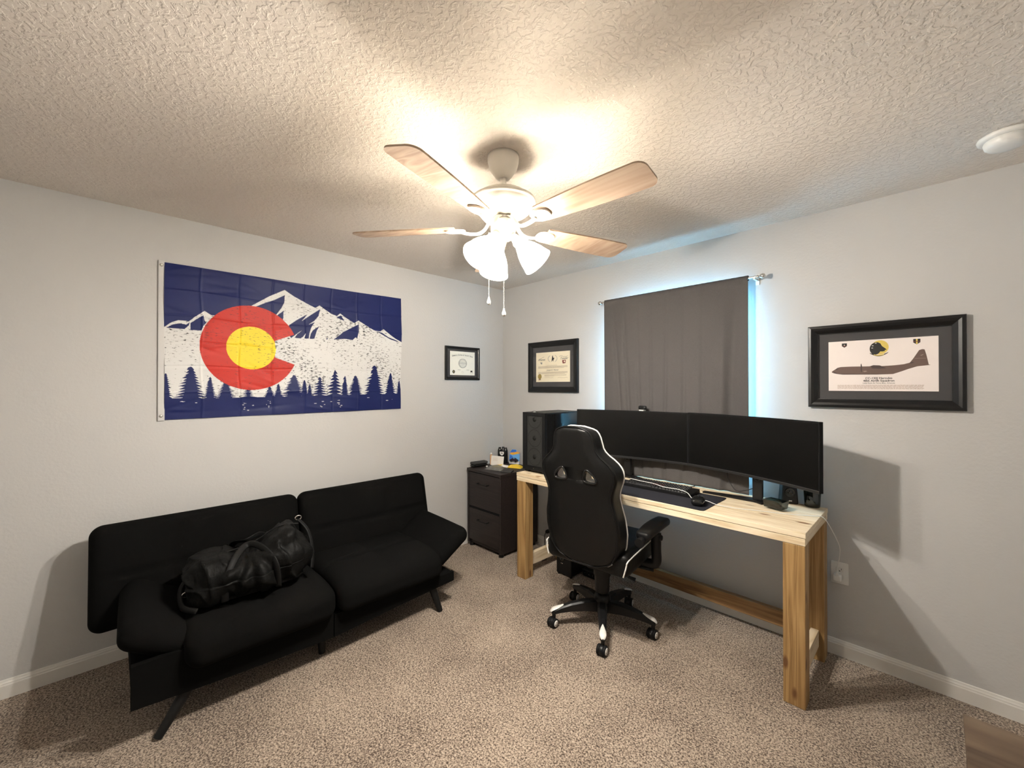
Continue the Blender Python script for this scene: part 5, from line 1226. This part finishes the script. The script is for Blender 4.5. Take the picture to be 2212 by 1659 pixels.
# ------------------------------------------------------------ duffel bag on the sofa
bag = root('duffel_bag', (0.54, -2.29, 0.44), 'slouchy black nylon duffel bag lying on the left seat of the sofa', 'bag')
from mathutils import noise as mnoise
def bag_fn(u, p):
    s = u.x
    hgt = 0.85+0.55*math.exp(-((s-0.62)/0.33)**2)+0.12*math.exp(-((s+0.60)/0.22)**2)-0.25*math.exp(-((s+0.10)/0.25)**2)
    q = Vector((p.x*(1.0), p.y*(1.0-0.10*abs(s))-0.02*(1-s)*(1 if p.z < 0 else 0.3), p.z*hgt if p.z > 0 else p.z))
    phi = math.atan2(q.z-0.10, q.x+0.01); rad_ = math.hypot(q.x, q.z-0.10)
    fold = math.sin(phi*10+3.0*mnoise.noise(Vector((q.x*6, q.y*5, q.z*6))))*min(1, rad_/0.10)
    n1 = mnoise.noise(Vector((q.x*5, q.y*9+3, q.z*9))); n2 = mnoise.ridged_multi_fractal(Vector((q.x*9, q.y*5+7, q.z*4)), 1.0, 2.0, 3, 1.0, 2.0)
    d = q.normalized(); k = 1 if u.z > -0.8 else 0.1
    n3 = 1-abs(mnoise.noise(Vector((q.x*13+q.z*6, q.y*4, q.z*3)))*2)
    return q + d*(0.020*n1-0.012*n2+0.018*max(0, n3)**3+0.011*fold+0.006)*k
mb = MB(); v, f = rbox_vf((0.54, 0.35, 0.22), 0.100, 84, bag_fn)
BT = Matrix.Translation((0.575, -2.325, 0.545)) @ Matrix.Rotation(math.radians(80), 4, 'Z') @ Matrix.Rotation(math.radians(-4), 4, 'Y')
v = [BT @ Vector(q) for q in v]
for q in v:
    if q.z < 0.447: q.z = 0.447-0.004*math.tanh((0.447-q.z)*10)
mb.add(v, f, 'bag_nylon', True); mb.build('bag_body', bag)
def bp(x, y, z): return BT @ Vector((x, y, z))
for s in (-1, 1):   # carry handles
    mb = MB(); sg = s*0.145
    pts = [bp(-0.115, sg*1.22, -0.085), bp(-0.105, sg*1.28, 0.0), bp(-0.07, sg*0.95, 0.080), bp(-0.01, sg*0.25, 0.112), bp(0.05, sg*0.75, 0.105), bp(0.10, sg*1.25, 0.035), bp(0.105, sg*1.24, -0.085)]
    tube(mb, spline(pts, 8), 0.016, 'webbing', 8, flat=0.004); mb.build('handle', bag)
mb = MB(); tube(mb, spline([bp(-0.22, 0, 0.085), bp(-0.10, 0.01, 0.085), bp(0.02, 0.01, 0.105), bp(0.14, 0, 0.160), bp(0.23, 0, 0.150)], 8), 0.006, 'webbing', 6, flat=0.003); mb.build('zipper', bag)
mb = MB(); tube(mb, spline([bp(0.235, 0.03, 0.165), bp(0.275, -0.01, 0.10), bp(0.285, -0.05, 0.0), bp(0.270, -0.09, -0.080)], 8), 0.013, 'webbing', 8, flat=0.004); mb.build('shoulder_strap', bag); mb = MB(); tube(mb, spline([bp(-0.25, -0.02, 0.03), bp(-0.285, -0.05, -0.02), bp(-0.275, -0.12, -0.075), bp(-0.22, -0.18, -0.088)], 8), 0.013, 'webbing', 8, flat=0.004); mb.build('shoulder_strap', bag)
for p in (bp(0.235, 0.03, 0.172), bp(-0.262, -0.075, -0.04)):
    mb = MB(); tube(mb, [p+Vector((0.0, 0.016*math.cos(a), 0.012*math.sin(a))) for a in [2*PI*i/16 for i in range(16)]], 0.0028, 'chrome', 6, closed=True); mb.build('buckle', bag)

# ------------------------------------------------------------ wooden chest, lower right
cz = 0.45; kx = 3.0534+(3.139-3.0534)*(1.4645-cz)/1.4645; ky = -2.8467+(2.8467-0.112)*(1.4645-cz)/1.4645
chest = root('wooden_chest', (kx+0.3, ky-0.4, 0), 'reddish brown wooden chest, only its corner showing at lower right', 'chest')
mb = MB(); box(mb, (kx, ky-0.80, cz-0.022), (kx+0.55, ky, cz), 'chest', 0.002); mb.build('lid', chest)
mb = MB(); box(mb, (kx+0.006, ky-0.794, 0.0), (kx+0.544, ky-0.006, cz-0.0225), 'chest', 0.002); mb.build('body', chest)

# scrap of paper on the carpet under the sofa front
mb = MB(); T = Matrix.Translation((0.566, -1.804, 0.0025)) @ Matrix.Rotation(0.5, 4, 'Z'); v, f = box_vf((0, 0, 0), (0.030, 0.012, 0.003), 0.001); mb.add(v, f, 'paper_white', False, T)
tag(mb.build('paper_scrap', None, loc=(0.566, -1.804, 0)), 'tiny white scrap on the carpet under the front edge of the sofa', 'paper')
